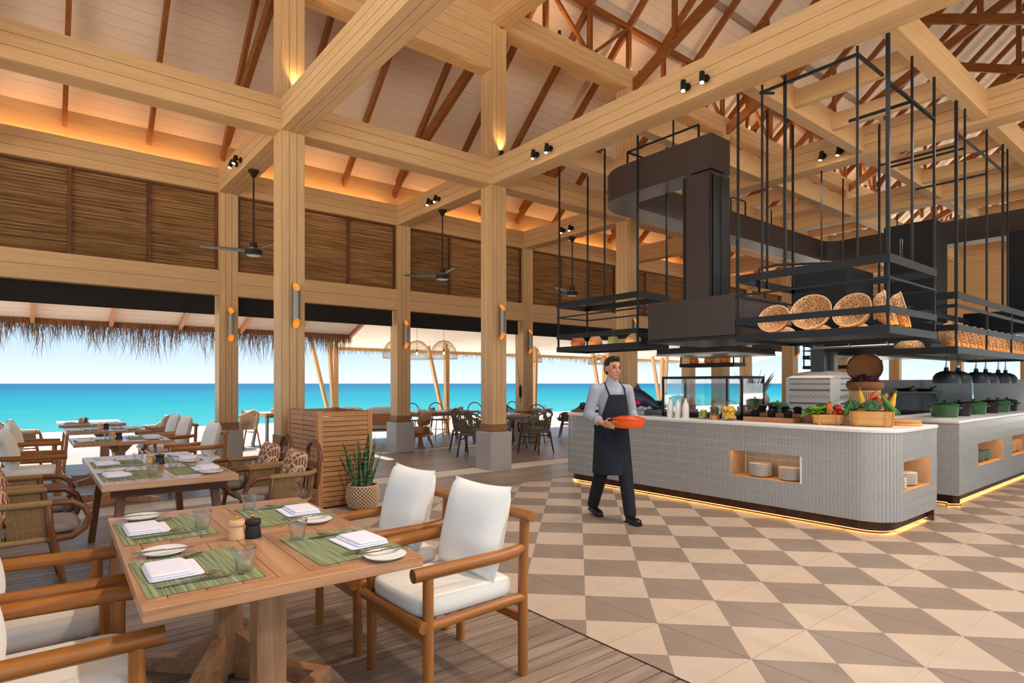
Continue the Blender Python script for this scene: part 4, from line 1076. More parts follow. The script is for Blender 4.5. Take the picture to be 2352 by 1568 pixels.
def ribbon(pts, z0, z1):
    m = MB(); v = []; f = []
    for p, nn, s in pts: v += [(p.x, p.y, z0), (p.x, p.y, z1)]
    for i in range(len(pts)-1): f.append((2*i+2, 2*i, 2*i+1, 2*i+3))
    return m.add(v, f)
def flat_ribbon(pa, pb, z):
    v = []; f = []
    for (p, _, _), (q, _, _) in zip(pa, pb): v += [(p.x, p.y, z), (q.x, q.y, z)]
    for i in range(len(pa)-1): f.append((2*i, 2*i+2, 2*i+3, 2*i+1))
    return MB().add(v, f)
ZT0, RP, TP = 0.125, 0.0908, 0.034
def at_s(pts, s):
    lo = 0
    for i in range(len(pts)-1):
        if pts[i][2] <= s <= pts[i+1][2] and pts[i+1][2] > pts[i][2]:
            f = (s-pts[i][2])/(pts[i+1][2]-pts[i][2])
            return pts[i][0].lerp(pts[i+1][0], f), pts[i][1].lerp(pts[i+1][1], f).normalized()
    return pts[-1][0], pts[-1][1]
ALLT = []
def counter(segs, poly, niches, label, body_x):
    """niches: (s0, s1, row0, row1)"""
    pts, S = path(segs)
    root = MB()
    # grout wall with openings
    pin, _ = path(segs, 0.004)
    sset = sorted(set([0.0, S]+[v for nch in niches for v in nch[:2]]))
    def sub(a, b_):
        o = []
        p, nn = at_s(pin, a); o.append((p, nn, a))
        o += [q for q in pin if a+1e-4 < q[2] < b_-1e-4]
        p, nn = at_s(pin, b_); o.append((p, nn, b_)); return o
    ztop = ZT0+9*RP
    for a, b_ in zip(sset[:-1], sset[1:]):
        hit = [nch for nch in niches if nch[0] <= a+1e-6 and b_ <= nch[1]+1e-6]
        if hit:
            _, _, r0, r1 = hit[0]
            for z0, z1 in ((ZT0, ZT0+r0*RP), (ZT0+r1*RP, ztop)):
                k = ribbon(sub(a, b_), z0, z1); root.add(k.v, k.f)
        else:
            k = ribbon(sub(a, b_), ZT0, ztop); root.add(k.v, k.f)
    root = root.build('kitchen_counter', grout); tag(root, label, 'counter')
    # worktop
    MB().prism(poly, ztop, CT).build('worktop', top_m, root, bevel=0.008)
    # kick and floor light
    pk, _ = path(segs, 0.075); pa, _ = path(segs, 0.0); pb, _ = path(segs, 0.006); pc, _ = path(segs, 0.03)
    ribbon(pk, 0.03, ZT0).build('kick_plate', copper, root, smooth=True)
    pd, _ = path(segs, 0.115); pe, _ = path(segs, 0.078); pf_, _ = path(segs, 0.1)
    ribbon(pd, 0.0, 0.03).build('plinth', copper, root); flat_ribbon(pk, pd, 0.03).build('kick_bottom', copper, root)
    flat_ribbon(pa, pk, ZT0).build('underside', copper, root)
    flat_ribbon(pe, pf_, 0.026).build('floor_light_strip', led_floor, root)
    # niches
    for s0, s1, r0, r1 in niches:
        p, nn = at_s(pts, s0); q, _ = at_s(pts, s1); z0, z1 = ZT0+r0*RP, ZT0+r1*RP
        D = 0.30; inn = -nn*D
        P0, P1 = Vector((p.x, p.y)), Vector((q.x, q.y)); Q0, Q1 = P0+inn, P1+inn
        V3 = lambda v, z: (v.x, v.y, z)
        for nm_, quad_, m_ in (('niche_floor', (V3(P0, z0), V3(P1, z0), V3(Q1, z0), V3(Q0, z0)), oakn('y')), ('niche_back', (V3(Q0, z0), V3(Q1, z0), V3(Q1, z1), V3(Q0, z1)), grout),
                               ('niche_side', (V3(P0, z0), V3(Q0, z0), V3(Q0, z1), V3(P0, z1)), nside), ('niche_side', (V3(P1, z0), V3(P1, z1), V3(Q1, z1), V3(Q1, z0)), nside), ('niche_top', (V3(P0, z1), V3(Q0, z1), V3(Q1, z1), V3(P1, z1)), grout)):
            MB().add(quad_, [(0,1,2,3)]).build(nm_, m_, root)
        a = P0-nn*0.026; c = P1-nn*0.026; d_ = (c-a).normalized()*0.03
        MB().bar((a.x+d_.x, a.y+d_.y, z1-0.001), (c.x-d_.x, c.y-d_.y, z1-0.001), 0.014, 0.001).build('niche_light', led_niche, root)
        # tiled back of the niche
        m = MB(); L = (Q1-Q0).length; dr = (Q1-Q0)/L; nt = int(L/TP)
        for i in range(nt):
            for k in range(r0, r1):
                c2 = Q0+dr*(TP*(i+0.5)); z = ZT0+RP*(k+0.5)
                m.bar((c2.x+nn.x*0.001, c2.y+nn.y*0.001, z-RP/2+0.002), (c2.x+nn.x*0.001, c2.y+nn.y*0.001, z+RP/2-0.002), TP-0.004, 0.006, (nn.x, nn.y, 0))
        m.build('niche_tiles', tile_c, root, kind='stuff')
    # mosaic
    nt = int(S/TP)
    for i in range(nt):
        s = TP*(i+0.5)
        p, nn = at_s(pts, s)
        for k in range(9):
            if any(a-TP*0.4 <= s <= b_+TP*0.4 and r0 <= k < r1 for a, b_, r0, r1 in niches): continue
            ALLT.append((p.x, p.y, ZT0+RP*(k+0.5), math.atan2(nn.y, nn.x), root))
    return root
tmesh = MB().box(-0.008, 0.003, -TP/2+0.0024, TP/2-0.0024, -RP/2+0.0026, RP/2-0.0026).mesh('mosaic_tile', tile_c)
CX0, CX1, CY0, CY1, CR = 6.0, 7.2, 2.05, 6.35, 0.30
segs1 = [('l', (CX1, CY0), (CX0+CR, CY0)), ('a', (CX0+CR, CY0+CR), CR, -PI/2, -PI), ('l', (CX0, CY0+CR), (CX0, CY1-CR)), ('a', (CX0+CR, CY1-CR), CR, PI, PI/2), ('l', (CX0+CR, CY1), (CX1, CY1))]
def polyr(x0, x1, y0, y1, r, o=0.015):
    P_ = [(x1, y0-o)]
    P_ += [(x0+r+(r+o)*math.cos(a), y0+r+(r+o)*math.sin(a)) for a in [-PI/2-PI/2*i/12 for i in range(13)]]
    P_ += [(x0+r+(r+o)*math.cos(a), y1-r+(r+o)*math.sin(a)) for a in [PI-PI/2*i/12 for i in range(13)]]
    P_ += [(x1, y1+o)]
    return P_[::-1]
L1 = CX1-CX0-CR; LA = PI/2*CR
s_of_y = lambda y: L1+LA+(y-(CY0+CR))
s_of_x = lambda x: CX1-x
c1 = counter(segs1, polyr(CX0, CX1, CY0, CY1, CR), [(s_of_x(7.02), s_of_x(6.30), 3, 6), (s_of_y(2.87), s_of_y(3.63), 3, 6)], 'long pale tiled counter with rounded corners and lit plate niches', 0)
MB().box(CX1-0.02, CX1, CY0+0.02, CY1-0.02, 0, ZT0+9*RP).build('back_panel', BRONZE, c1)
segs2 = [('l', (11.95, 2.12), (8.16, 2.12)), ('l', (8.16, 2.12), (8.16, 3.55))]
sx2 = lambda x: 11.95-x
c2 = counter(segs2, [(8.145, 2.105), (11.95, 2.105), (11.95, 2.95), (8.7, 2.95), (8.7, 3.55), (8.145, 3.55)], [(sx2(11.7), sx2(10.55), 3, 6), (sx2(10.1), sx2(8.95), 3, 6)], 'square-cornered tiled counter with lit bowl niches beyond the plate counter', 0)
# nearest 300 mosaic tiles of each counter are pieces of their own
for root in (c1, c2):
    L_ = sorted([t for t in ALLT if t[4] is root], key=lambda t: (t[0]**2+t[1]**2))
    if root is c2: L_ = [t for t in L_]
    vis = [t for t in L_ if not (root is c2 and t[1] > 2.3)]
    own = set(id(t) for t in vis[:298])
    m = MB()
    for t in L_:
        if id(t) in own:
            inst(tmesh, 'mosaic_tile', t[:3], root, (0, 0, t[3]))
        else:
            M = Matrix.Translation(t[:3]) @ RZ(t[3]); k = len(m.v)
            m.v += [tuple(M @ v.co) for v in tmesh.vertices]; m.f += [tuple(i+k for i in p.vertices) for p in tmesh.polygons]
    m.build('far_mosaic_tiles', tile_c, root, kind='stuff')
# ---- plates and bowls in the niches
pl = MB().lathe([(0, 0.004), (0.06, 0.004), (0.065, 0.0), (0.07, 0.0), (0.112, 0.016), (0.116, 0.0185), (0.112, 0.02), (0.07, 0.006), (0, 0.006)], 32).mesh('dinner_plate', china, True)
zn = ZT0+3*RP
def stack(me, name, x, y, n_, dz, label, cat, group):
    for k in range(n_):
        o = inst(me, name, (x, y, zn+0.0005+k*dz)); tag(o, label, cat, group)
stack(pl, 'dinner_plate', 6.15, 3.36, 13, 0.0105, 'white plate in the seaward stack of the front counter niche', 'plate', 'seaward plate stack')
stack(pl, 'dinner_plate', 6.14, 3.03, 12, 0.0105, 'white plate in the stack nearer the rounded corner, front counter niche', 'plate', 'corner-side plate stack')
stack(pl, 'dinner_plate', 6.75, 2.20, 11, 0.0105, 'white plate in the back stack of the end niche', 'plate', 'end niche back plate stack')
stack(pl, 'dinner_plate', 6.43, 2.19, 9, 0.0105, 'white plate in the stack by the rounded corner in the end niche', 'plate', 'end niche corner plate stack')
bowlg = mat('bowl_green', (96, 122, 96), 0.3)
bw = MB().lathe([(0, 0.004), (0.05, 0.004), (0.055, 0.0), (0.06, 0.0), (0.09, 0.03), (0.1, 0.05), (0.096, 0.05), (0.085, 0.03), (0.05, 0.01), (0, 0.01)], 28).mesh('bowl', bowlg, True)
for i, x in enumerate((9.15, 9.45, 9.75)): stack(bw, 'bowl', x, 2.27, 6, 0.016, ['green bowl in the first stack of the lit bowl niche', 'green bowl in the middle stack of the lit bowl niche', 'green bowl in the last stack of the lit bowl niche'][i], 'bowl', f'green bowl stack {["one","two","three"][i]}')
bw2 = bw.copy(); bw2.materials[0] = mat('bowl_tan', (196, 160, 112), 0.4)
for i, x in enumerate((10.75, 11.05, 11.35)): stack(bw2, 'bowl', x, 2.27, 9, 0.016, ['tan bowl in the first stack of the second bowl niche', 'tan bowl in the middle stack of the second bowl niche', 'tan bowl in the last stack of the second bowl niche'][i], 'bowl', f'tan bowl stack {["one","two","three"][i]}')

# ================================================================ HANGING RACKS, HOODS, DUCT
def rack(name, x0, x1, y0, y1, zb, label, rods, ztop=4.6, bands=((0.0, 0.075), (0.19, 0.255), (0.5, 0.52), (0.65, 0.73))):
    r = empty(name, (x0, y0, zb)); w, d = x1-x0, y1-y0; tag(r, label, 'hanging shelf')
    MB().box(0.01, w-0.01, 0.01, d-0.01, 0.03, 0.045).build('tray', BLACK, r)
    for i, (a, b_) in enumerate(bands):
        t = 0.012
        nm_ = ['tray_rim', 'guard_band', 'thin_rail', 'top_band'][i]
        for x in (0, w-t): MB().box(x, x+t, 0, d, a, b_).build(nm_, BLACK, r)
        for y in (0, d-t): MB().box(t, w-t, y, y+t, a, b_).build(nm_, BLACK, r)
    for x in (0.02, w-0.02):
        for y in (0.02, d-0.02): MB().box(x-0.011, x+0.011, y-0.011, y+0.011, 0.0, bands[-1][1]).build('corner_post', BLACK, r)
    for x, y, th in rods:
        MB().box(x-x0-th/2, x-x0+th/2, y-y0-th/2, y-y0+th/2, bands[-1][0], ztop-zb).build('hanger_rod', BLACK, r)
    return r
rk = rack('hanging_shelf', 6.1, 7.39, 2.1, 3.63, 1.86, 'black steel hanging shelf of woven baskets above the plate counter', [(6.12, 3.61, 0.022), (6.12, 2.12, 0.03), (6.12, 2.38, 0.018), (6.12, 3.08, 0.026), (6.12, 3.33, 0.018), (7.37, 2.12, 0.022), (7.37, 3.61, 0.022), (6.73, 2.12, 0.02), (6.75, 3.61, 0.02)])
for a, b_ in (((0.02, 1.25, 2.66), (0.02, 0.28, 2.66)), ((0.02, 0.28, 2.66), (0.63, 0.28, 2.66)), ((0.02, 1.25, 2.66), (0.3, 1.25, 2.74)), ((0.02, 0.02, 2.3), (1.27, 0.02, 2.3)), ((0.63, 0.02, 2.3), (0.63, 0.6, 2.3))):
    MB().bar(a, b_, 0.026, 0.026).build('top_frame', BLACK, rk)
rl = rack('hanging_shelf', 6.1, 6.75, 5.0, 6.53, 1.86, 'black steel hanging shelf of clay jars above the far end of the counter', [(6.12, 6.49, 0.02), (6.12, 5.59, 0.02), (6.12, 5.02, 0.022), (6.73, 5.02, 0.022), (6.73, 6.5, 0.02)])
r2 = rack('hanging_shelf', 8.16, 11.95, 2.12, 2.95, 1.74, 'long black steel hanging shelf of baskets with heat lamps below', [(8.18, 2.14, 0.03), (8.5, 2.14, 0.02), (9.4, 2.14, 0.022), (10.16, 2.14, 0.026), (10.4, 2.14, 0.02), (11.5, 2.14, 0.022), (8.18, 2.93, 0.022), (10.2, 2.93, 0.02)], bands=((0.0, 0.08), (0.26, 0.33), (0.52, 0.56), (0.62, 0.70)))
for x in (1.2, 2.4, 3.4): MB().box(x-0.012, x+0.012, 0.0, 0.022, 0.08, 0.62).build('corner_post', BLACK, r2)
for a, b_ in (((0.02, 0.02, 2.5), (2.0, 0.02, 2.5)), ((0.02, 0.02, 2.35), (0.02, 0.8, 2.35)), ((0.34, 0.02, 2.4), (0.34, 0.8, 2.4)), ((1.24, 0.02, 2.3), (1.24, 0.8, 2.3))): MB().bar(a, b_, 0.022, 0.022).build('top_frame', BLACK, r2)
# glow strips under the baskets
for x0, x1, y0, y1, z in ((6.14, 6.15, 2.3, 3.55, 1.907), (6.2, 7.0, 2.13, 2.14, 1.907), (8.25, 11.85, 2.15, 2.16, 1.787), (6.14, 6.15, 5.1, 6.45, 1.907)):
    o = MB().box(x0, x1, y0, y1, z, z+0.006).build('shelf_light', led_niche); tag(o, 'thin warm light strip inside the rim of a hanging shelf', 'light strip', 'hanging shelf light strips')
# woven baskets
bm_ = bpy.data.materials.new('woven_basket'); bm_.use_nodes = True
n = bm_.node_tree.nodes; l = bm_.node_tree.links; b = n['Principled BSDF']; b.inputs['Roughness'].default_value = 0.7
t = n.new('ShaderNodeTexCoord'); vo = n.new('ShaderNodeTexVoronoi'); vo.inputs['Scale'].default_value = 46; vo.feature = 'DISTANCE_TO_EDGE'; l.new(t.outputs['Object'], vo.inputs['Vector'])
r_ = n.new('ShaderNodeValToRGB'); r_.color_ramp.elements[0].position = 0.05; r_.color_ramp.elements[0].color = (*srgb((226, 186, 136)), 1); r_.color_ramp.elements[1].position = 0.2; r_.color_ramp.elements[1].color = (*srgb((150, 92, 54)), 1)
l.new(vo.outputs['Distance'], r_.inputs[0]); l.new(r_.outputs[0], b.inputs['Base Color'])
bp = n.new('ShaderNodeBump'); bp.inputs['Strength'].default_value = 0.6; bp.inputs['Distance'].default_value = 0.004; bp.invert = True; l.new(vo.outputs['Distance'], bp.inputs['Height']); l.new(bp.outputs[0], b.inputs['Normal'])
rimm = mat('basket_rim', (222, 190, 148), 0.8)
def make_basket(R=0.165, h=0.13):
    r = empty('woven_basket')
    pf = [(0, 0), (0.5*R, 0.004), (0.78*R, 0.25*h), (0.92*R, 0.55*h), (R, h)]
    MB().lathe(pf+[(R-0.006, h)]+[(q-0.006 if q > 0.01 else 0, z+0.006) for q, z in pf[::-1][1:]], 36).build('bowl', bm_, r, smooth=True)
    MB().tube([(R*math.cos(2*PI*j/36), R*math.sin(2*PI*j/36), h) for j in range(36)], 0.006, 6, closed=True).build('rim', rimm, r, smooth=True)
    return r
bas0 = make_basket()
B_ = [((6.41, 3.31, 2.05), (0, math.radians(-62), 0.1), 1.0, 'woven basket leaning open towards the floor, first from the dark hood'),
      ((6.41, 2.91, 2.08), (0, math.radians(-66), 0.15), 1.18, 'woven basket leaning open towards the floor, second from the dark hood'),
      ((6.42, 2.49, 2.08), (0, math.radians(-64), -0.1), 1.1, 'woven basket leaning open towards the floor, nearest the shelf corner'),
      ((6.40, 2.33, 2.09), (0, math.radians(-72), 1.8), 1.06, 'woven basket standing on edge at the shelf corner'),
      ((6.78, 2.34, 2.07), (0, math.radians(-76), 1.9), 1.1, 'woven basket standing on edge at the shelf end behind the corner one'),
      ((6.72, 3.42, 2.02), (PI, 0, 0), 1.0, 'upturned woven basket beside the dark hood'),
      ((6.82, 3.06, 2.04), (PI, 0, 0), 1.0, 'upturned woven basket behind the leaning pair'),
      ((6.84, 2.7, 2.05), (PI, 0.0, 0), 1.02, 'upturned woven basket between two leaning ones')]
for i, x in enumerate([8.42+0.33*k for k in range(11)]):
    B_.append(((x, 2.36, 1.96), (0, math.radians(-74), 2.0), 1.05, 'woven basket on edge in the row above the heat lamps'))
B_.append(((8.36, 2.66, 1.9), (PI, 0, 0), 1.0, 'upturned woven basket behind the row above the heat lamps'))
for i, (p, e_, s, lb) in enumerate(B_):
    o = bas0 if i == 0 else copy_tree(bas0)
    zt_ = 1.9065 if p[0] < 8 else 1.7865; an = abs(e_[1]); zt_ += 0.05 if e_[0] < 1 and p[0] < 8 else 0
    zz = zt_+0.137*s if e_[0] > 1 else zt_+s*(0.171*math.sin(an)-0.13*math.cos(an))
    o.location = (p[0], p[1], zz); o.rotation_euler = e_; o.scale = (s, s, s); tag(o, lb, 'basket', 'woven baskets')
# clay jars
clay = [mat('clay_red', (176, 104, 66), 0.7, var=0.1), mat('clay_tan', (206, 150, 104), 0.75, var=0.08), mat('jar_green', (132, 146, 92), 0.3), mat('clay_pale', (222, 178, 128), 0.75)]
def jar(prof, m, loc, lab, s=1.0, name='clay_jar', cat='jar', group=None):
    o = MB().lathe([(r*s, z*s) for r, z in prof], 28).build(name, m, None, auto=50); o.location = loc; tag(o, lab, cat, group); return o
zj = 1.906
jar([(0, 0), (0.06, 0), (0.1, 0.05), (0.11, 0.09), (0.095, 0.14), (0.07, 0.165), (0.075, 0.175), (0.065, 0.17), (0.06, 0.15), (0, 0.14)], clay[0], (6.32, 6.30, zj), 'squat red clay pot on the far end of the jar shelf')
jar([(0, 0), (0.07, 0), (0.1, 0.06), (0.09, 0.12), (0.05, 0.18), (0.03, 0.2), (0.0, 0.2)], clay[1], (6.32, 5.95, zj), 'egg-shaped tan clay jar on the jar shelf')
gj = jar([(0, 0), (0.065, 0), (0.07, 0.01), (0.07, 0.12), (0.06, 0.14), (0.0, 0.14)], clay[2], (6.32, 5.62, zj), 'green preserve jar with a sprig on the jar shelf')
MB().tube([(0.0, 0, 0.13), (0.02, 0, 0.17), (0.05, 0.02, 0.2)], 0.008, 6).build('sprig', mat('sprig', (70, 110, 60), 0.6), gj)
jar([(0, 0), (0.07, 0), (0.105, 0.05), (0.1, 0.1), (0.05, 0.145), (0.03, 0.16), (0.03, 0.2), (0.04, 0.21), (0.02, 0.2), (0.0, 0.15)], clay[3], (6.32, 5.26, zj), 'pale clay jar with a narrow neck on the jar shelf')
jar([(0, 0), (0.05, 0), (0.06, 0.05), (0.055, 0.1), (0, 0.1)], clay[1], (6.5, 5.46, zj), 'small tan clay beaker behind the green preserve jar')
# ---- hood and ring duct
hd = empty('range_hood', (6.1, 3.62, 1.9)); tag(hd, 'dark bronze range hood box with a tall duct between the hanging shelves', 'range hood')
MB().box(0, 1.2, 0.02, 1.22, 0.04, 0.5).build('hood_box', BRONZE, hd, bevel=0.004)
MB().box(-0.01, 1.21, 0.01, 1.23, 0.0, 0.035).build('hood_rim', BLACK, hd)
MB().box(0.1, 0.51, 0.39, 0.75, 0.505, 2.0).build('duct_body', BRONZE, hd, bevel=0.003)
MB().box(0.13, 0.48, 0.372, 0.388, 0.52, 1.95).build('duct_side_panel', BLACK, hd)
MB().box(0.3, 0.31, 0.366, 0.371, 0.52, 1.95).build('panel_seam', BRONZE, hd)
for y in (0.385, 0.745): MB().box(0.088, 0.1, y-0.014, y+0.014, 0.505, 1.98).build('duct_edge', BLACK, hd)
ring = MB()
pth = [Vector((6.4, 4.0)), Vector((6.4, 5.3))]+[Vector((6.9+0.5*math.cos(a), 5.3+0.5*math.sin(a))) for a in [PI-PI/2*i/10 for i in range(1, 11)]]+[Vector((12.67, 5.8))]+[Vector((12.67+0.5*math.cos(a), 5.3+0.5*math.sin(a))) for a in [PI/2-PI/2*i/10 for i in range(1, 11)]]+[Vector((13.17, 0.2))]
v = []
for i, p in enumerate(pth):
    d_ = (pth[min(i+1, len(pth)-1)]-pth[max(i-1, 0)]).normalized(); nn = Vector((-d_.y, d_.x))
    for s, z in ((1, 3.92), (-1, 3.92), (-1, 4.33), (1, 4.33)): v.append((p.x+nn.x*0.2*s, p.y+nn.y*0.2*s, z))
f = [(0,1,2,3), tuple((len(pth)-1)*4+k for k in (3,2,1,0))]
for i in range(len(pth)-1):
    for k in range(4): f.append((i*4+k, (i+1)*4+k, (i+1)*4+(k+1) % 4, i*4+(k+1) % 4))
ring = ring.add(v, f).build('ring_duct', BRONZE, None, auto=30); tag(ring, 'dark bronze horizontal duct looping with rounded corners over the kitchen', 'duct')
for x, y in ((6.3, 4.6), (6.9, 5.85), (8.2, 5.8), (9.6, 5.8), (11.0, 5.8), (13.17, 4.4), (13.17, 3.0), (13.17, 1.6)):
    MB().cyl((x, y, 4.32), (x, y, 4.7), 0.012, n=8).build('hanger_rod', BLACK, ring)
for a, b_ in (((6.25, 4.2, 4.5), (6.25, 5.3, 4.5)), ((6.25, 4.2, 4.33), (6.25, 4.2, 4.5)), ((6.25, 5.3, 4.33), (6.25, 5.3, 4.5)), ((6.25, 5.3, 4.5), (6.6, 5.3, 4.5)), ((9.0, 5.7, 4.62), (9.0, 5.7, 4.1)), ((9.0, 5.7, 4.62), (9.9, 5.7, 4.62)), ((9.9, 5.7, 4.62), (9.9, 5.7, 4.33))):
    MB().bar(a, b_, 0.02, 0.02).build('bracket_rod', BLACK, ring)
steelm = mat('stainless', (176, 178, 178), 0.3, 0.9)
dkm = mat('canopy_dark', (40, 42, 44), 0.35, 0.4)
def canopy(name, x0, x1, y0, y1, z0, z1, label, duct=None, ztop=3.92):
    r = empty(name, (x0, y0, z0)); tag(r, label, 'range hood')
    MB().box(0, x1-x0, 0, y1-y0, 0.03, z1-z0).build('canopy_box', dkm, r, bevel=0.004)
    MB().box(-0.01, x1-x0+0.01, -0.01, y1-y0+0.01, 0, 0.028).build('canopy_rim', steelm, r)
    if duct:
        a, b_, c, d_ = duct; MB().box(a-x0, b_-x0, c-y0, d_-y0, z1-z0, ztop-z0).build('duct', BLACK, r)
    else:
        for x in (0.1, x1-x0-0.1): MB().cyl((x, (y1-y0)/2, z1-z0), (x, (y1-y0)/2, (3.92 if 5.58 < (y0+y1)/2 < 6.02 else 4.64)-z0), 0.012).build('hanger_rod', BLACK, r)
canopy('range_hood', 10.2, 12.0, 2.98, 4.7, 1.82, 2.22, 'wide dark canopy hood above the steel cooking range', (10.8, 11.4, 3.1, 3.8))
canopy('range_hood', 12.6, 13.6, 1.9, 3.2, 2.2, 2.6, 'dark canopy hood with square duct at the far end of the kitchen', (12.7, 13.1, 1.95, 2.6))
canopy('range_hood', 8.3, 9.8, 5.1, 6.4, 1.86, 1.98, 'thin dark canopy behind the glass food case')
canopy('range_hood', 9.2, 10.15, 3.72, 4.52, 2.165, 3.1, 'dark boxy hood body hanging behind the basket shelf')
# gas pipe runs near the hood
gp = MB().tube([(6.55, 3.6, 2.42), (6.55, 3.6, 2.72), (6.6, 3.4, 2.74), (7.3, 2.5, 2.74), (7.3, 2.4, 2.74), (7.3, 2.4, 2.95)], 0.014, 8).build('gas_pipe', BLACK, None, smooth=True); tag(gp, 'thin black pipe bending over the basket shelf', 'pipe')
rails = empty('utensil_rail', (7.53, 3.0, 1.83)); tag(rails, 'bright steel utility rail under the basket shelf', 'rail')
MB().cyl((0.0, -0.45, 0.0), (0.0, 0.45, 0.0), 0.013, n=10).build('rail', steelm, rails)
for y in (-0.4, 0, 0.4): MB().cyl((0.0, y, 0.0), (-0.13, y, 0.06), 0.008, n=8).build('bracket', steelm, rails)
# far hanging shelves with orange pots
for (x, y, w_, lb) in ((10.2, 7.3, 1.2, 'small far hanging shelf with orange pots'), (13.6, 6.44, 1.5, 'far hanging shelf with baskets against the sea')):
    rr_ = rack('hanging_shelf', x, x+0.4, y-w_, y, 1.72, lb, [(x+0.02, 6.42, 0.02), (x+0.38, 6.42, 0.02)], 4.64, ((0.0, 0.07), (0.22, 0.3), (0.4, 0.42), (0.5, 0.55)))
for i, yy in enumerate((7.1, 6.75, 6.4)):
    jar([(0, 0), (0.06, 0), (0.1, 0.06), (0.09, 0.12), (0.05, 0.16), (0, 0.16)], mat('pot_orange', (224, 118, 50), 0.4), (10.4, yy, 1.766), ['orange pot at the seaward end of the small far shelf', 'orange pot in the middle of the small far shelf', 'orange pot at the inland end of the small far shelf'][i])
# ================================================================ THINGS ON THE PLATE COUNTER
z0 = CT+0.0005
milk = mat('milk_white', (236, 232, 224), 0.3)
cork = mat('cork', (176, 130, 84), 0.8)
for i, y in enumerate((4.52, 4.41, 4.30)):
    r = empty('milk_bottle', (6.13, y, z0)); tag(r, ['white milk bottle with cork, the one by the fish display', 'white milk bottle with cork between two others', 'white milk bottle with cork, the one by the preserve jars'][i], 'bottle', 'milk bottles')
    MB().lathe([(0, 0), (0.036, 0), (0.041, 0.008), (0.041, 0.13), (0.034, 0.165), (0.018, 0.2), (0.016, 0.225), (0.019, 0.232), (0.0, 0.232)], 24).build('glass_body', milk, r, auto=40)
    MB().cyl((0, 0, 0.232), (0, 0, 0.245), 0.016).build('cork', cork, r)
lemon = mat('lemon', (236, 186, 30), 0.4); lime_ = mat('pickle_green', (176, 182, 90), 0.5); caper = mat('caper', (96, 98, 50), 0.6)
tg = bpy.data.materials.new('thin_glass'); tg.use_nodes = True
n = tg.node_tree.nodes; l = tg.node_tree.links; out_ = n['Material Output']; n.remove(n['Principled BSDF'])
tr_ = n.new('ShaderNodeBsdfTransparent'); tr_.inputs[0].default_value = (0.965, 0.975, 0.975, 1); gl_ = n.new('ShaderNodeBsdfGlossy'); gl_.inputs['Roughness'].default_value = 0.03
fc_ = n.new('ShaderNodeLayerWeight'); fc_.inputs['Blend'].default_value = 0.5; pw_ = n.new('ShaderNodeMath'); pw_.operation = 'POWER'; pw_.inputs[1].default_value = 2.2; l.new(fc_.outputs['Facing'], pw_.inputs[0]); lw_ = n.new('ShaderNodeMath'); lw_.operation = 'MULTIPLY_ADD'; lw_.inputs[1].default_value = 0.9; lw_.inputs[2].default_value = 0.06; l.new(pw_.outputs[0], lw_.inputs[0]); mx_ = n.new('ShaderNodeMixShader'); l.new(lw_.outputs[0], mx_.inputs[0]); l.new(tr_.outputs[0], mx_.inputs[1]); l.new(gl_.outputs[0], mx_.inputs[2]); l.new(mx_.outputs[0], out_.inputs[0])
glass0.materials[0] = tg
def pjar(x, y, R, h, fill, nf, fr, lab, base=None):
    r = empty('preserve_jar', (x, y, z0)); tag(r, lab, 'jar')
    MB().lathe([(0, 0), (R, 0), (R, h*0.78), (R*0.85, h*0.86), (R*0.85, h*0.88)], 28).build('glass', tg, r, smooth=True)
    MB().lathe([(R*0.9, h*0.88), (R*0.9, h*0.91), (R*0.3, h*0.95), (R*0.12, h*0.97), (R*0.16, h*1.0), (0, h*1.01)], 24).build('lid', tg, r, smooth=True)
    if base: MB().lathe([(0, 0), (R+0.003, 0), (R+0.003, h*0.25), (0, h*0.25)], 24).build('clay_foot', base, r)
    m = MB(); random.seed(int(R*1000))
    for i in range(nf):
        a = random.random()*2*PI; q = (R-fr*1.05)*math.sqrt(random.random()*0.6+0.4); zz = (h*0.27 if base else 0.006)+fr+(h*0.72-2*fr-(h*0.27 if base else 0))*i/max(1, nf-1)
        m.sup((q*math.cos(a), q*math.sin(a), zz), fr, fr, fr*0.85, nu=10, nv=6)
    m.build('filling', fill, r, smooth=True, kind='stuff')
pjar(6.14, 4.07, 0.05, 0.16, lime_, 26, 0.017, 'small glass jar of green pickles beside the milk bottles')
pjar(6.14, 3.92, 0.052, 0.22, caper, 160, 0.008, 'glass jar of capers on a clay foot', mat('clay_foot', (186, 134, 80), 0.6))
pjar(6.16, 3.745, 0.082, 0.235, lemon, 34, 0.026, 'big glass jar of yellow preserved lemons')
# glass food case
gc = empty('glass_food_case', (6.36, 3.70, z0)); tag(gc, 'black-framed glass food case on the plate counter', 'display case')
gw, gd, gh = 0.5, 1.12, 0.475
for x in (0.011, gw-0.011):
    for y in (0.011, gd-0.011): MB().box(x-0.011, x+0.011, y-0.011, y+0.011, 0, gh).build('frame_post', BLACK, gc)
MB().box(0, gw, 0, gd, gh, gh+0.03).build('top_frame', BLACK, gc); MB().box(0, gw, 0, gd, 0, 0.05).build('base', BLACK, gc)
MB().box(0.011-0.009, 0.011+0.009, 0.19, 0.21, 0.05, gh).build('frame_post', BLACK, gc)
for nm_, a in (('front_pane', (0.004, 0.008, 0.02, gd-0.02)), ('back_pane', (gw-0.008, gw-0.004, 0.02, gd-0.02)), ('side_pane', (0.02, gw-0.02, 0.004, 0.008)), ('side_pane', (0.02, gw-0.02, gd-0.008, gd-0.004))):
    MB().box(*a, 0.05, gh).build(nm_, tg, gc)
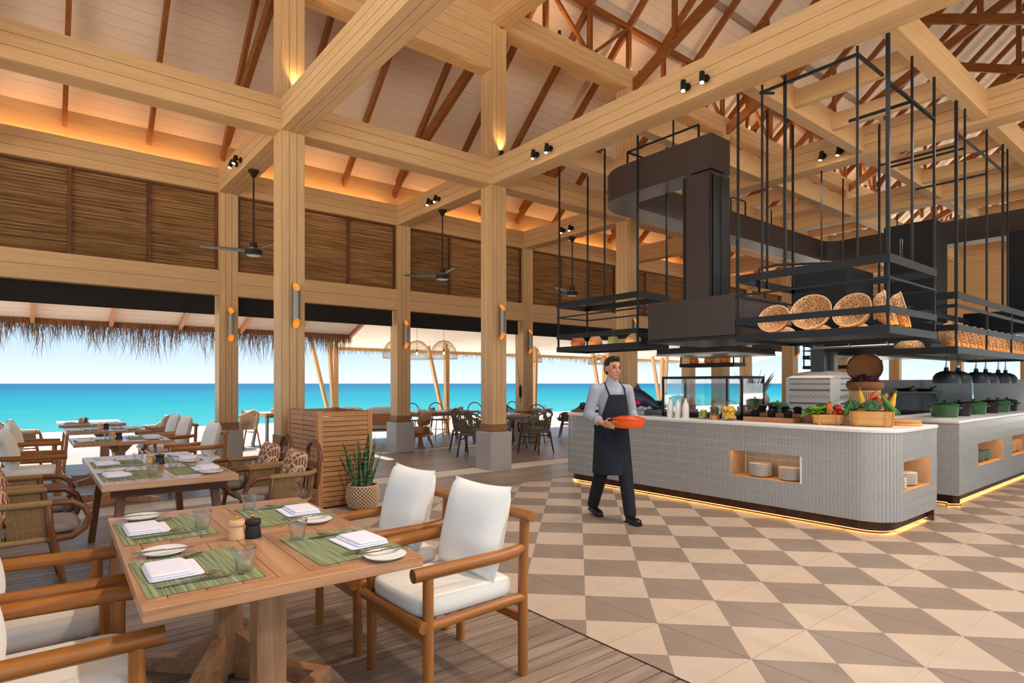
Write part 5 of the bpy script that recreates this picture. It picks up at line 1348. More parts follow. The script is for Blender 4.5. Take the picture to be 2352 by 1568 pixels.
# wooden risers with mini cocottes
for i, (x0_, x1_, y0_, y1_, h, lb) in enumerate(((6.20, 6.45, 3.05, 3.60, 0.05, 'low front wooden riser under three black mini pots'), (6.50, 6.75, 2.985, 3.66, 0.085, 'taller back wooden riser under five black mini pots'))):
    o = MB().box(x0_, x1_, y0_, y1_, z0, z0+h).build('wooden_riser', CRATE('y') if 0 else wood('riser_wood', (160, 106, 70), (190, 134, 92), 'y'), None, bevel=0.004); tag(o, lb, 'riser')
cast = mat('cast_black', (24, 26, 32), 0.22, coat=0.4)
def cocotte(R, h, m, oval=1.0, knob=steel):
    r = empty('mini_cocotte')
    S_ = Matrix.Diagonal((1, oval, 1, 1))
    MB().lathe([(0, 0), (R*0.85, 0), (R*0.93, h*0.08), (R, h*0.68), (R*1.02, h*0.7), (0, h*0.7)], 28).tf(S_).build('body', m, r, auto=40)
    MB().lathe([(R*1.04, h*0.705), (R*1.05, h*0.75), (R*0.95, h*0.82), (R*0.5, h*0.9), (0, h*0.92)], 28).tf(S_).build('lid', m, r, auto=40)
    MB().lathe([(R*0.07, h*0.9), (R*0.07, h*0.95), (R*0.2, h*1.0), (R*0.2, h*1.03), (0, h*1.04)], 16).build('knob', knob, r, auto=40)
    for s in (-1, 1):
        MB().tube([(R*0.15*q, s*R*oval*(0.97+0.22*(1-q*q)), h*0.58) for q in (-1.6, -1, 0, 1, 1.6)], h*0.05, 8).build('handle', m, r, smooth=True)
    return r
mc = cocotte(0.042, 0.085, cast)
MC = [(6.33, 3.52, 0.0505), (6.33, 3.335, 0.0505), (6.33, 3.15, 0.0505), (6.62, 3.60, 0.0855), (6.62, 3.463, 0.0855), (6.62, 3.326, 0.0855), (6.62, 3.189, 0.0855), (6.62, 3.05, 0.0855)]
for i, (x, y, dz) in enumerate(MC):
    o = mc if i == 0 else copy_tree(mc)
    o.location = (x, y, z0+dz); o.rotation_euler = (0, 0, 0.3)
    tag(o, 'small black lidded pot on the low front riser' if i < 3 else 'small black lidded pot on the taller back riser', 'pot', 'mini pots on the front riser' if i < 3 else 'mini pots on the back riser')
# vegetables
tomato_m = mat('tomato', (222, 64, 34), 0.25, coat=0.3); carrot_m = mat('carrot', (232, 112, 52), 0.5, var=0.08, vscale=40); broc = mat('broccoli', (84, 122, 74), 0.8, bump=0.6, bscale=120); lett = mat('lettuce', (146, 196, 62), 0.5); zuc = mat('zucchini', (66, 124, 44), 0.35, var=0.15, vscale=30); squash = mat('squash_yellow', (246, 178, 34), 0.35); pepr = mat('pepper_red', (180, 26, 34), 0.2, coat=0.4); stemg = mat('stem_green', (86, 128, 56), 0.6); leafg = mat('leaf_green', (52, 104, 44), 0.45)
def crate(loc, rz, w, d, h, lab, flare=1.12):
    r = empty('wooden_crate', loc, rz); tag(r, lab, 'crate')
    t = 0.012
    def q(x, y, z): k = 1+(flare-1)*z/h; return (x*k, y*k, z)
    def panel(a, b_, nrm, name):
        # a,b base corners
        m = MB(); A, B2 = Vector((*a, 0)), Vector((*b_, 0)); N_ = Vector((*nrm, 0))*t
        vs = []
        for z in (0.008, h):
            for P_ in (A, B2, B2-N_, A-N_): vs.append(q(P_.x, P_.y, z))
        m.add(vs, [(0,3,2,1),(4,5,6,7),(0,1,5,4),(1,2,6,5),(2,3,7,6),(3,0,4,7)]); m.build(name, CRATE('x' if abs(nrm[1]) > 0.5 else 'y'), r)
    panel((-w/2, -d/2), (w/2, -d/2), (0, -1), 'side_board'); panel((w/2, d/2), (-w/2, d/2), (0, 1), 'side_board')
    panel((w/2, -d/2), (w/2, d/2), (1, 0), 'end_board'); panel((-w/2, d/2), (-w/2, -d/2), (-1, 0), 'end_board')
    MB().box(-w/2+t, w/2-t, -d/2+t, d/2-t, 0.0, 0.012).build('bottom', CRATE('y'), r)
    for sy in (-1, 1):
        for x in (-w/2+0.045, w/2-0.045):
            p0, p1 = Vector(q(x, sy*(d/2), 0.0)), Vector(q(x, sy*(d/2), h)); MB().bar(p0+Vector((0, sy*0.006, 0)), p1+Vector((0, sy*0.006, 0)), 0.03, 0.012, (0, sy, 0)).build('batten', CRATE('z'), r)
    for sx in (-1, 1):
        for y in (-d/2+0.045, d/2-0.045):
            p0, p1 = Vector(q(sx*(w/2), y, 0.0)), Vector(q(sx*(w/2), y, h)); MB().bar(p0+Vector((sx*0.006, 0, 0)), p1+Vector((sx*0.006, 0, 0)), 0.03, 0.012, (sx, 0, 0)).build('batten', CRATE('z'), r)
    return r
crate((6.42, 2.78, z0+0.003), math.radians(26), 0.30, 0.25, 0.10, 'small wooden crate of lettuce, carrots and tomatoes')
crate((6.48, 2.36-0.0, z0), 0, 0.01, 0.01, 0.01, 'x') if 0 else None
CL = (6.62, 2.30, z0)
bd = empty('board_stack', (6.86, 2.24, z0)); tag(bd, 'two stacked round wooden boards behind the big crate', 'boards')
for i in range(2): MB().lathe([(0, 0.026*i), (0.16-0.01*i, 0.026*i), (0.165-0.01*i, 0.013+0.026*i), (0.16-0.01*i, 0.024+0.026*i), (0, 0.024+0.026*i)], 32).build('round_board', CRATE('y'), bd, auto=40)
crate((6.50, 2.40, z0+0.003), math.radians(22), 0.36, 0.33, 0.145, 'big wooden crate of broccoli, squash and peppers', 1.08)
def veg(mb, name, m, loc, rot, lab, cat, group=None, smooth=True, extra=None):
    o = mb.build(name, m, None, smooth=smooth); o.location = loc; o.rotation_euler = rot; tag(o, lab, cat, group)
    if extra: extra(o)
    return o
def broccoli(loc, s, lab):
    m = MB(); random.seed(int(s*997)+len(lab))
    for i in range(70):
        ph = math.acos(1-random.random()*1.15); th = random.random()*2*PI
        m.sup((s*math.sin(ph)*math.cos(th), s*math.sin(ph)*math.sin(th)*1.0, s*0.75*math.cos(ph)), s*0.22, s*0.22, s*0.2, nu=7, nv=5)
    m.sup((0, 0, 0), s*0.92, s*0.92, s*0.7, nu=14, nv=8)
    veg(m, 'broccoli', broc, loc, (0, 0, 0), lab, 'broccoli', None, True, lambda o: MB().cyl((0, 0, -s*0.9), (0, 0, 0), s*0.35, s*0.5).build('stalk', mat('stalk', (150, 176, 112), 0.6), o))
def carrot(loc, rot, L, R, lab):
    veg(MB().lathe([(0, 0), (R*0.3, 0.01*L), (R*0.7, 0.4*L), (R, 0.9*L), (R*0.7, 0.98*L), (0, L)], 16), 'carrot', carrot_m, loc, rot, lab, 'carrot', 'carrots', True, lambda o: MB().cyl((0, 0, L*0.97), (0, 0, L*1.06), R*0.25).build('stem', stemg, o))
def cuke(loc, rot, L, R, m, nm, lab, stem=True):
    veg(MB().lathe([(0, 0), (R*0.6, 0.02*L), (R, 0.15*L), (R*0.95, 0.5*L), (R*0.75, 0.85*L), (R*0.35, 0.97*L), (0, L)], 18), nm, m, loc, rot, lab, nm, None, True, lambda o: MB().cyl((0, 0, L*0.95), (0.01, 0, L*1.1), R*0.28).build('stem', stemg, o))
def tomato(loc, R, lab):
    veg(MB().sup((0, 0, 0), R, R, R*0.82, nu=18, nv=10), 'tomato', tomato_m, loc, (0, 0, 0), lab, 'tomato', 'tomatoes', True, lambda o: MB().lathe([(0, R*0.84), (R*0.3, R*0.8), (0, R*0.9)], 5).build('calyx', stemg, o))
# big crate
zb = z0+0.145
broccoli((6.38, 2.53, zb+0.045), 0.07, 'round broccoli head in the big crate, corner towards the small crate')
broccoli((6.38, 2.35, zb+0.045), 0.075, 'broad broccoli head at the front of the big crate')
veg(MB().lathe([(0, 0), (0.022, 0.005), (0.037, 0.04), (0.036, 0.08), (0.024, 0.13), (0.016, 0.175), (0.012, 0.19), (0, 0.192)], 18), 'yellow_squash', squash, (6.46, 2.46, zb+0.015), (-0.2, 0.12, 0), 'yellow squash standing upright between the broccoli heads', 'squash', None, True, lambda o: MB().cyl((0, 0, 0.19), (0.004, 0, 0.225), 0.009).build('stem', stemg, o))
veg(MB().lathe([(0, 0), (0.022, 0.005), (0.037, 0.04), (0.034, 0.09), (0.022, 0.14), (0.014, 0.19), (0, 0.2)], 18), 'yellow_squash', squash, (6.66, 2.30, zb-0.01), (0.25, 0.15, 0), 'yellow squash leaning at the end of the big crate', 'squash', None, True, lambda o: MB().cyl((0, 0, 0.19), (0.004, 0, 0.225), 0.009).build('stem', stemg, o))
carrot((6.54, 2.46, zb+0.02), (0.45, 0.1, 0.2), 0.19, 0.026, 'orange carrot beside the upright yellow squash')
carrot((6.60, 2.40, zb+0.01), (0.55, 0.1, 0.1), 0.19, 0.024, 'orange carrot leaning over the red pepper')
def pep(o):
    MB().tube([(0, 0, 0.03), (0.004, 0, 0.06)], 0.008, 8).build('stem', stemg, o)
pm_ = MB()
pm_.grid(lambda u, v: ((lambda th, ph: ((0.047*(1-0.12*abs(math.sin(1.5*th))))*math.sin(ph)*math.cos(th), (0.047*(1-0.12*abs(math.sin(1.5*th))))*math.sin(ph)*math.sin(th), 0.042*math.cos(ph)))(2*PI*u, PI*v)), 24, 12)
veg(pm_, 'red_pepper', pepr, (6.50, 2.36, zb+0.095), (0.3, -0.4, 0), 'shiny dark red bell pepper on the big crate', 'pepper', None, True, pep)
cuke((6.46, 2.17, zb-0.03), (-0.55, -0.2, 0.3), 0.22, 0.027, zuc, 'zucchini', 'green zucchini leaning at the front corner of the big crate')
cuke((6.62, 2.19, zb-0.03), (-0.9, 0.3, 0), 0.16, 0.024, mat('zucchini_dark', (38, 84, 40), 0.35), 'cucumber', 'dark green cucumber lying at the end of the big crate')
cuke((6.32, 2.57, zb-0.05), (0.35, -0.1, 0), 0.15, 0.02, zuc, 'zucchini', 'slim green zucchini at the crate corner facing the small crate')
def leafclump(name, loc, R, m, nlf, lab, cat, up=0.6, parent=None):
    mb = MB(); random.seed(nlf+len(lab))
    for i in range(nlf):
        az = random.random()*2*PI; L = R*random.uniform(0.7, 1.1); w_ = R*random.uniform(0.25, 0.45); el_ = random.uniform(0.1, 1.2)*up
        d_ = Vector((math.cos(az)*math.cos(el_), math.sin(az)*math.cos(el_), math.sin(el_))); s_ = Vector((-math.sin(az), math.cos(az), 0)); u_ = s_.cross(d_)
        ph = random.random()*6
        mb.grid(lambda u, v: tuple(d_*(L*u)+s_*(w_*math.sin(PI*min(0.98, u*0.92+0.05))*(2*v-1))+Vector((0, 0, 1))*(-0.35*L*u*u+0.03*R*math.sin(9*u+ph)+0.12*w_*math.sin(7*v*2+ph)+0.25*w_*(2*v-1)**2)), 6, 4)
    o = mb.build(name, m, parent, smooth=True)
    if parent is None: o.location = loc; tag(o, lab, cat)
    else: o.location = loc
    return o
leafclump('lettuce', (6.34, 2.86, z0+0.11), 0.16, lett, 20, 'pale green lettuce spilling over the small crate', 'lettuce', 0.7)
broccoli((6.48, 2.86, z0+0.15), 0.066, 'broccoli head at the back of the small crate')
carrot((6.35, 2.76, z0+0.06), (0.25, -0.2, 0), 0.17, 0.024, 'thick carrot standing among the lettuce of the small crate')
carrot((6.39, 2.77, z0+0.085), (0.2, -0.1, 0), 0.15, 0.022, 'carrot standing behind another in the small crate')
for i, (x, y, zz, R) in enumerate(((6.47, 2.71, 0.165, 0.044), (6.44, 2.66, 0.12, 0.036), (6.39, 2.70, 0.12, 0.032), (6.36, 2.69, 0.11, 0.026))):
    tomato((x, y, z0+zz), R, ['big ripe tomato on top of the small crate', 'tomato under the big ripe one in the small crate', 'tomato beside the carrots in the small crate', 'smallest tomato at the edge of the small crate'][i])
# chilli basket on a wicker stand
ws = empty('wicker_stand', (6.95, 2.63, z0)); tag(ws, 'pale slatted wicker stand behind the vegetable crates', 'stand')
m = MB()
for j in range(48):
    a = 2*PI*j/48; m.tube([(0.21*math.cos(a), 0.21*math.sin(a), 0.0), (0.155*math.cos(a), 0.155*math.sin(a), 0.2), (0.14*math.cos(a), 0.14*math.sin(a), 0.34)], 0.0045, 5)
m.build('cane_slats', mat('cane', (226, 186, 134), 0.6), ws, kind='stuff')
for R, z in ((0.212, 0.013), (0.185, 0.1), (0.14, 0.335)): MB().tube([(R*math.cos(2*PI*j/32), R*math.sin(2*PI*j/32), z) for j in range(32)], 0.01, 8, closed=True).build('cane_ring', mat('cane', (226, 186, 134), 0.6), ws, smooth=True)
wk = mat('basket_brown', (150, 96, 54), 0.7, var=0.25, vscale=90, bump=0.7, bscale=110)
cb = empty('chilli_basket', (6.95, 2.63, z0+0.346)); tag(cb, 'round brown basket with its domed lid propped open', 'basket')
MB().lathe([(0, 0), (0.14, 0), (0.172, 0.025), (0.178, 0.055), (0.168, 0.09), (0.16, 0.09), (0.165, 0.055), (0.13, 0.015), (0, 0.012)], 36).build('bowl', wk, cb, smooth=True)
M = Matrix.Translation((0.16, 0.075, 0.105)) @ RZ(0.45) @ Matrix.Rotation(math.radians(62), 4, 'Y')
lid = MB().lathe([(0.172, -0.0), (0.17, 0.03), (0.13, 0.07), (0.06, 0.092), (0, 0.096), ], 36); lid2 = MB().lathe([(0.166, 0.0), (0.163, 0.028), (0.125, 0.062), (0.06, 0.084), (0, 0.088)], 36); lid2.f = [q[::-1] for q in lid2.f]; lid.add(lid2.v, lid2.f)
M = Matrix.Translation((0.085, 0.033, 0.235)) @ RZ(0.36) @ Matrix.Rotation(math.radians(64), 4, 'Y')
lid.tf(M).build('lid', wk, cb, smooth=True)
random.seed(11)
m = MB()
for i in range(150):
    a = random.random()*2*PI; q = 0.15*math.sqrt(random.random()); zz = 0.07+0.085*(1-(q/0.16)**2)*random.uniform(0.6, 1.1)
    d_ = Vector((random.uniform(-1, 1), random.uniform(-1, 1), random.uniform(-0.4, 0.5))).normalized()*0.035; p = Vector((q*math.cos(a), q*math.sin(a), zz))
    m.tube([p-d_, p-d_*0.3+Vector((0, 0, 0.006)), p+d_*0.4+Vector((0, 0, 0.004)), p+d_], [0.003, 0.008, 0.006, 0.001], 5)
o = m.build('dried_chillies', mat('chilli', (78, 16, 22), 0.3, coat=0.3), None, smooth=True); o.location = (6.95, 2.63, z0+0.346); tag(o, 'heap of dark red dried chillies in the brown basket', 'chillies', kind='stuff')
# plant and pots behind the case
def spiky(loc, lab, potm, L=0.45, nlf=16):
    r = empty('potted_plant', loc); tag(r, lab, 'plant')
    MB().lathe([(0, 0), (0.07, 0), (0.09, 0.14), (0.095, 0.15), (0.085, 0.15), (0, 0.13)], 24).build('pot', potm, r, auto=40)
    random.seed(5)
    for i in range(nlf): blade(r, (0.02*math.cos(i), 0.02*math.sin(i), 0.12), i*2.4, random.uniform(0.05, 0.5), L*random.uniform(0.7, 1.1), 0.022, tw=0.4, bend=0.15, m=mat('agave', (108, 126, 88), 0.5))
spiky((7.12, 3.96, z0), 'spiky striped plant in a terracotta pot behind the glass case', mat('terracotta', (150, 62, 40), 0.7))
# ---- fish display at the far end of the counter
ice = mat('ice_white', (226, 236, 240), 0.35)
bx = empty('ice_box', (6.48, 5.05, z0)); tag(bx, 'metal tray of crushed ice under the big fish', 'tray')
MB().box(-0.22, 0.3, -0.02, 0.72, 0, 0.07).build('tray', steelm, bx, bevel=0.005)
m = MB(); random.seed(2)
for i in range(160): m.sup((random.uniform(-0.18, 0.26), random.uniform(0.02, 0.68), 0.065+0.04*random.random()), 0.03, 0.03, 0.022, nu=6, nv=4)
m.build('ice', ice, bx, kind='stuff')
fishm = mat('fish_skin', (70, 84, 98), 0.2, 0.35, var=0.4, vscale=6)
r = empty('tuna_fish', (6.5, 5.35, z0+0.16)); tag(r, 'big dark tuna lying on ice with its tail raised', 'fish')
fp = [(-0.46, 0.0, 0.0), (0.0, 0.01, 0.05), (0.1, 0.02, 0.09), (0.3, 0.05, 0.125), (0.55, 0.04, 0.12), (0.75, 0.0, 0.075), (0.86, -0.02, 0.03)]
body = MB(); rings = []
fpts = [(0.46, 0.02, 0.004), (0.40, 0.05, 0.05), (0.28, 0.07, 0.1), (0.1, 0.07, 0.135), (-0.1, 0.04, 0.125), (-0.26, -0.01, 0.08), (-0.36, -0.05, 0.035), (-0.42, -0.06, 0.016)]
v = []; f = []
for y, z, R in fpts:
    for j in range(16):
        a = 2*PI*j/16; v.append((0.72*R*math.cos(a), y, z+R*math.sin(a)))
for i in range(len(fpts)-1):
    for j in range(16): f.append((i*16+j, (i+1)*16+j, (i+1)*16+(j+1) % 16, i*16+(j+1) % 16))
f.append(tuple(range(16))); f.append(tuple(112+j for j in range(16))[::-1])
body.add(v, f).build('body', fishm, r, smooth=True)
finm = mat('fish_fin', (84, 74, 78), 0.4)
MB().add([(0.006, -0.40, -0.05), (0.006, -0.50, 0.14), (0.006, -0.46, 0.13), (0.006, -0.39, -0.03), (-0.006, -0.40, -0.05), (-0.006, -0.50, 0.14), (-0.006, -0.46, 0.13), (-0.006, -0.39, -0.03)], [(0,1,2,3),(7,6,5,4),(0,4,5,1),(1,5,6,2),(2,6,7,3),(3,7,4,0)]).build('tail_fin', finm, r)
MB().add([(0.006, -0.40, -0.06), (0.006, -0.49, -0.16), (0.006, -0.45, -0.155), (0.006, -0.39, -0.07), (-0.006, -0.40, -0.06), (-0.006, -0.49, -0.16), (-0.006, -0.45, -0.155), (-0.006, -0.39, -0.07)], [(0,1,2,3),(7,6,5,4),(0,4,5,1),(1,5,6,2),(2,6,7,3),(3,7,4,0)]).build('tail_fin', finm, r)
MB().add([(0.005, 0.05, 0.18), (0.005, -0.02, 0.26), (0.005, -0.1, 0.14), (-0.005, 0.05, 0.18), (-0.005, -0.02, 0.26), (-0.005, -0.1, 0.14)], [(0,1,2),(5,4,3),(0,3,4,1),(1,4,5,2),(2,5,3,0)]).build('dorsal_fin', finm, r)
veg(MB().sup((0, 0, 0), 0.04, 0.04, 0.035), 'dragon_fruit', mat('fruit_pink', (206, 44, 74), 0.4), (6.28, 5.14, z0+0.17), (0, 0, 0), 'pink fruit resting against the tuna', 'fruit')
for i, (y, zz) in enumerate(((5.24, 0.14), (5.2, 0.17))): veg(MB().sup((0, 0, 0), 0.03, 0.036, 0.024), 'lemon', lemon, (6.27, y, z0+zz), (0, 0, 0.4), ['lemon half beside the pink fruit', 'lemon on top of the lemon half by the tuna'][i], 'lemon')
leafclump('garnish_leaves', (6.45, 4.95, z0+0.12), 0.13, leafg, 14, 'dark green garnish leaves by the tuna tail', 'leaves', 1.0)
leafclump('herb_bunch', (6.66, 5.83, z0+0.36), 0.12, mat('herb_green', (86, 140, 60), 0.5), 22, 'bright green herb bunch in a vase behind the waiter', 'herbs', 0.9)
jar([(0, 0), (0.05, 0), (0.06, 0.1), (0.035, 0.22), (0.03, 0.34), (0.036, 0.35), (0.0, 0.33)], clay[1], (6.66, 5.83, z0), 'tall clay vase holding the herb bunch', 1.0, 'clay_vase', 'vase')
tray_ = MB().box(6.2, 6.5, 6.0, 6.3, z0, z0+0.035).build('wooden_tray', WALN('y'), None, bevel=0.004); tag(tray_, 'dark wooden tray under the green pots at the counter end', 'tray')
gpot = mat('enamel_green', (40, 96, 46), 0.2, coat=0.5); gdark = mat('enamel_dark_green', (34, 64, 44), 0.25, coat=0.4)
for i, y in enumerate((6.22, 6.09)):
    c_ = cocotte(0.052, 0.11, gdark); c_.name = 'casserole'; c_.location = (6.35, y, z0+0.0355); tag(c_, ['small dark green pot on the tray, outer one', 'small dark green pot on the tray, inner one'][i], 'pot')
# ================================================================ COUNTER TWO AND BACK KITCHEN
gq0 = cocotte(0.125, 0.2, gpot, 1.2, BLACK); gq0.name = 'casserole'; bq0 = cocotte(0.115, 0.2, mat('enamel_black', (30, 24, 26), 0.3), 1.15, BLACK); bq0.name = 'casserole'
for i, (x, y, g_) in enumerate(((8.90, 2.45, 1), (9.36, 2.42, 0), (10.02, 2.43, 1), (10.62, 2.40, 0), (11.1, 2.4, 1), (11.62, 2.4, 0))):
    base = gq0 if g_ else bq0
    o = base if i < 2 else copy_tree(base)
    o.location = (x, y, z0); o.rotation_euler = (0, 0, 0.4)
    nth = ['first', 'second', 'third'][i//2]
    tag(o, f'{"bright green" if g_ else "black"} lidded casserole, {nth} of its colour along the bowl counter', 'pot', 'casseroles on the bowl counter')
# heat lamps
chain_m = BLACK
def heat_lamp(x, y, lab):
    r = empty('heat_lamp', (x, y, 1.40)); tag(r, lab, 'heat lamp', 'heat lamps')
    MB().lathe([(0.148, 0.0), (0.15, 0.02), (0.14, 0.08), (0.11, 0.125), (0.06, 0.15), (0.03, 0.155), (0.028, 0.15), (0.055, 0.145), (0.105, 0.12), (0.135, 0.078), (0.145, 0.02), (0.148, 0.0)], 32).build('dome', mat('lamp_black', (34, 38, 42), 0.4), r, smooth=True)
    MB().cyl((0, 0, 0.15), (0, 0, 0.2), 0.03, 0.022, n=16).build('collar', BLACK, r)
    MB().cyl((0, 0, 0.2), (0, 0, 0.235), 0.014, n=12).build('fitting', steelm, r)
    m = MB(); n_ = 40
    m.tube([(0.008*math.cos(i*1.3), 0.008*math.sin(i*1.3), 0.235+0.105*i/n_) for i in range(n_+1)], 0.0028, 4)
    m.build('coil_cord', BLACK, r)
for i, (x, y) in enumerate(((8.97, 2.45), (9.33, 2.42), (10.03, 2.4), (10.4, 2.38), (11.05, 2.38), (11.45, 2.38))):
    heat_lamp(x, y, f'black dome heat lamp under the long shelf, {["first","second","third","fourth","fifth","sixth"][i]} along the bowl counter')
# oven island
isl = MB().box(8.75, 10.6, 3.62, 5.2, 0.0, 0.93).build('oven_island', mat('island_grey', (150, 146, 140), 0.5)); tag(isl, 'grey kitchen island under the mosaic oven', 'island')
MB().box(8.72, 10.63, 3.6, 5.22, 0.93, 0.96).build('island_top', steelm, isl)
ov = empty('pizza_oven', (9.2, 3.85, 0.96)); tag(ov, 'white mosaic pizza oven with black dotted rows and dark flue', 'oven')
ow = mat('oven_mosaic', (226, 222, 216), 0.35); od = mat('oven_dots', (40, 36, 34), 0.4)
OD, OW, OH = 1.0, 0.82, 0.52
poly = [(0.1, 0), (OD-0.1, 0), (OD, 0.1), (OD, OW-0.1), (OD-0.1, OW), (0.1, OW), (0, OW-0.1), (0, 0.1)]
MB().prism(poly, 0, OH).build('oven_body', ow, ov)
def ringp(k, z): return [(OD/2+(x-OD/2)*k, OW/2+(y-OW/2)*k, z) for x, y in poly]
m = MB(); ks_ = [(1.02, OH), (0.9, OH+0.045), (0.65, OH+0.085), (0.35, OH+0.11), (0.15, OH+0.115)]
v = []; f = []
for k, z in ks_: v += ringp(k, z)
for i in range(len(ks_)-1):
    for j in range(8): f.append((i*8+j, i*8+(j+1) % 8, (i+1)*8+(j+1) % 8, (i+1)*8+j))
f.append(tuple(32+j for j in range(8)))
m.add(v, f).build('oven_roof', ow, ov)
m = MB()
for row, z in enumerate((0.04, 0.13, 0.145, 0.225, 0.25, 0.33, 0.345, 0.43, 0.508)):
    dense = row not in (3, 4)
    n_ = 34 if dense else 17
    for i in range(n_):
        yy = 0.11+(OW-0.22)*(i+(0.5 if row == 4 else 0))/n_; zz = z+(0.008*(1 if i % 2 else -1) if row in (3, 4) else 0)
        m.box(-0.003, 0.0, yy, yy+0.011, zz-0.006, zz+0.006)
        xx = 0.11+(OD-0.22)*i/n_; m.box(xx, xx+0.013, -0.003, 0, zz-0.006, zz+0.006)
m.build('mosaic_dots', od, ov, kind='stuff')
MB().box(0.25, 0.45, 0.3, 0.5, OH+0.11, 1.2).build('flue', mat('flue_steel', (72, 80, 86), 0.3, 0.7), ov)
MB().box(0.46, 0.6, 0.24, 0.34, OH+0.11, OH+0.4).build('flue_box', mat('flue_grey', (120, 116, 108), 0.4, 0.5), ov)
# island pots
for i, (x, y, m_, R, lb) in enumerate(((9.0, 4.95, mat('vase_grey', (150, 138, 120), 0.7), 0.0, 'v'), )):
    jar([(0, 0), (0.08, 0), (0.15, 0.12), (0.16, 0.2), (0.1, 0.3), (0.06, 0.33), (0.08, 0.37), (0.06, 0.36), (0, 0.3)], m_, (x, y, 0.961), 'grey clay vase on the oven island behind the glass case', 1.0, 'clay_vase', 'vase')
c_ = cocotte(0.12, 0.17, mat('enamel_teal', (52, 100, 78), 0.25, coat=0.4), 1.2); c_.name = 'casserole'; c_.location = (8.95, 4.62, 0.961); tag(c_, 'teal green casserole on the oven island', 'pot')
# steel range and back wall
rg = MB().box(11.0, 12.0, 3.0, 4.9, 0.0, 0.9).build('steel_range', steelm); tag(rg, 'stainless steel cooking range at the back wall', 'range')
MB().box(10.98, 12.0, 2.98, 4.92, 0.9, 0.93).build('range_top', mat('range_dark', (60, 60, 62), 0.4, 0.5), rg)
sw = empty('steel_splashback', (12.05, 2.2, 0)); tag(sw, 'low brushed steel splash wall behind the cooking range', 'splash wall')
for i in range(4): MB().box(0, 0.05, 0.02+0.72*i, 0.72*(i+1), 0.0, 1.46).build('steel_panel', mat('steel_brushed', (196, 200, 201), 0.45, 0.15, var=0.06, vscale=3), sw)
for y in (1.44, 2.16): MB().box(-0.012, 0.0, y-0.02, y+0.04, 0.9, 1.46).build('joint_strip', steelm, sw)
sh = empty('steel_shelf', (11.735, 3.35, 1.235)); tag(sh, 'narrow steel wall shelf with two pans', 'shelf')
MB().box(0, 0.3, 0, 0.72, 0, 0.025).build('shelf_plate', steelm, sh)
for y in (0.03, 0.69): MB().add([(0.3, y, 0), (0.05, y, 0), (0.3, y, -0.3), (0.3, y+0.01, 0), (0.05, y+0.01, 0), (0.3, y+0.01, -0.3)], [(0,1,2),(5,4,3),(0,3,4,1),(1,4,5,2),(2,5,3,0)]).build('bracket', steelm, sh)
for i, y in enumerate((3.88, 3.56)):
    r = empty('frying_pan', (11.88, y, 1.2615)); tag(r, ['black frying pan on the steel shelf, by the oven side', 'black frying pan on the steel shelf, by the joint strip'][i], 'pan')
    MB().lathe([(0, 0), (0.1, 0), (0.13, 0.045), (0.125, 0.045), (0.098, 0.006), (0, 0.006)], 28).build('pan', cast, r, auto=40)
    MB().tube([(-0.02, 0.02-0.1*i, 0.04), (-0.05, -0.12, 0.06), (-0.09, -0.2, 0.09)], 0.01, 8).build('handle', cast, r, smooth=True)

# pull cord of the roller blind hanging by the outer column
bc = empty('blind_cord', (9.085, 10.99, 0.95)); tag(bc, 'thin pull cord with a dark knotted bundle on the outer column behind the jar shelf', 'cord')
MB().tube([(0, 0, 0.35), (-0.03, 0.1, 1.0), (-0.02, 0.17, 1.9)], 0.004, 6).build('cord', BLACK, bc)
MB().tube([(0, 0, 0.42), (-0.005, 0, 0.36), (0, 0, 0.18), (0, 0, 0.1)], [0.008, 0.026, 0.03, 0.012], 8).build('bundle', mat('cord_navy', (36, 40, 52), 0.9), bc, smooth=True)
MB().cyl((0, 0, 0.0), (0, 0, 0.1), 0.006, n=6).build('tassel', mat('cord_navy', (36, 40, 52), 0.9), bc)
# ================================================================ WAITER
def limb(m, pts, rad, n=14):
    # smooth tapered limb with round joints
    P_ = [Vector(p) for p in pts]; out = []; rr_ = []
    for i in range(len(P_)-1):
        for k in range(5):
            out.append(P_[i].lerp(P_[i+1], k/5)); rr_.append(rad[i]+(rad[i+1]-rad[i])*k/5)
    out.append(P_[-1]); rr_.append(rad[-1])
    m.tube(out, rr_, n)
    for p, r_ in zip(pts, rad): m.sup(p, r_, r_, r_, nu=12, nv=8)
    return m
def remesh(o, vox, it=4):
    r = o.modifiers.new('remesh', 'REMESH'); r.mode = 'VOXEL'; r.voxel_size = vox; r.use_smooth_shade = True
    s = o.modifiers.new('smooth', 'SMOOTH'); s.factor = 0.5; s.iterations = it
    return o
skin = mat('skin', (196, 140, 108), 0.5); shirt_m = mat('shirt_grey', (160, 163, 174), 0.9, bump=0.1, bscale=18); blackcloth = mat('black_cloth', (24, 26, 32), 0.85, bump=0.15, bscale=14); apron_m = mat('apron_navy', (22, 28, 38), 0.85, bump=0.1, bscale=14); hair_m = mat('hair_black', (26, 22, 20), 0.5, bump=0.8, bscale=160); shoe_m = mat('shoe_black', (22, 22, 24), 0.3)
man = empty('person', (4.70, 4.20, 0), math.radians(-108)); tag(man, 'person in grey shirt and long dark apron walking with an orange pan', 'person')
m = MB()
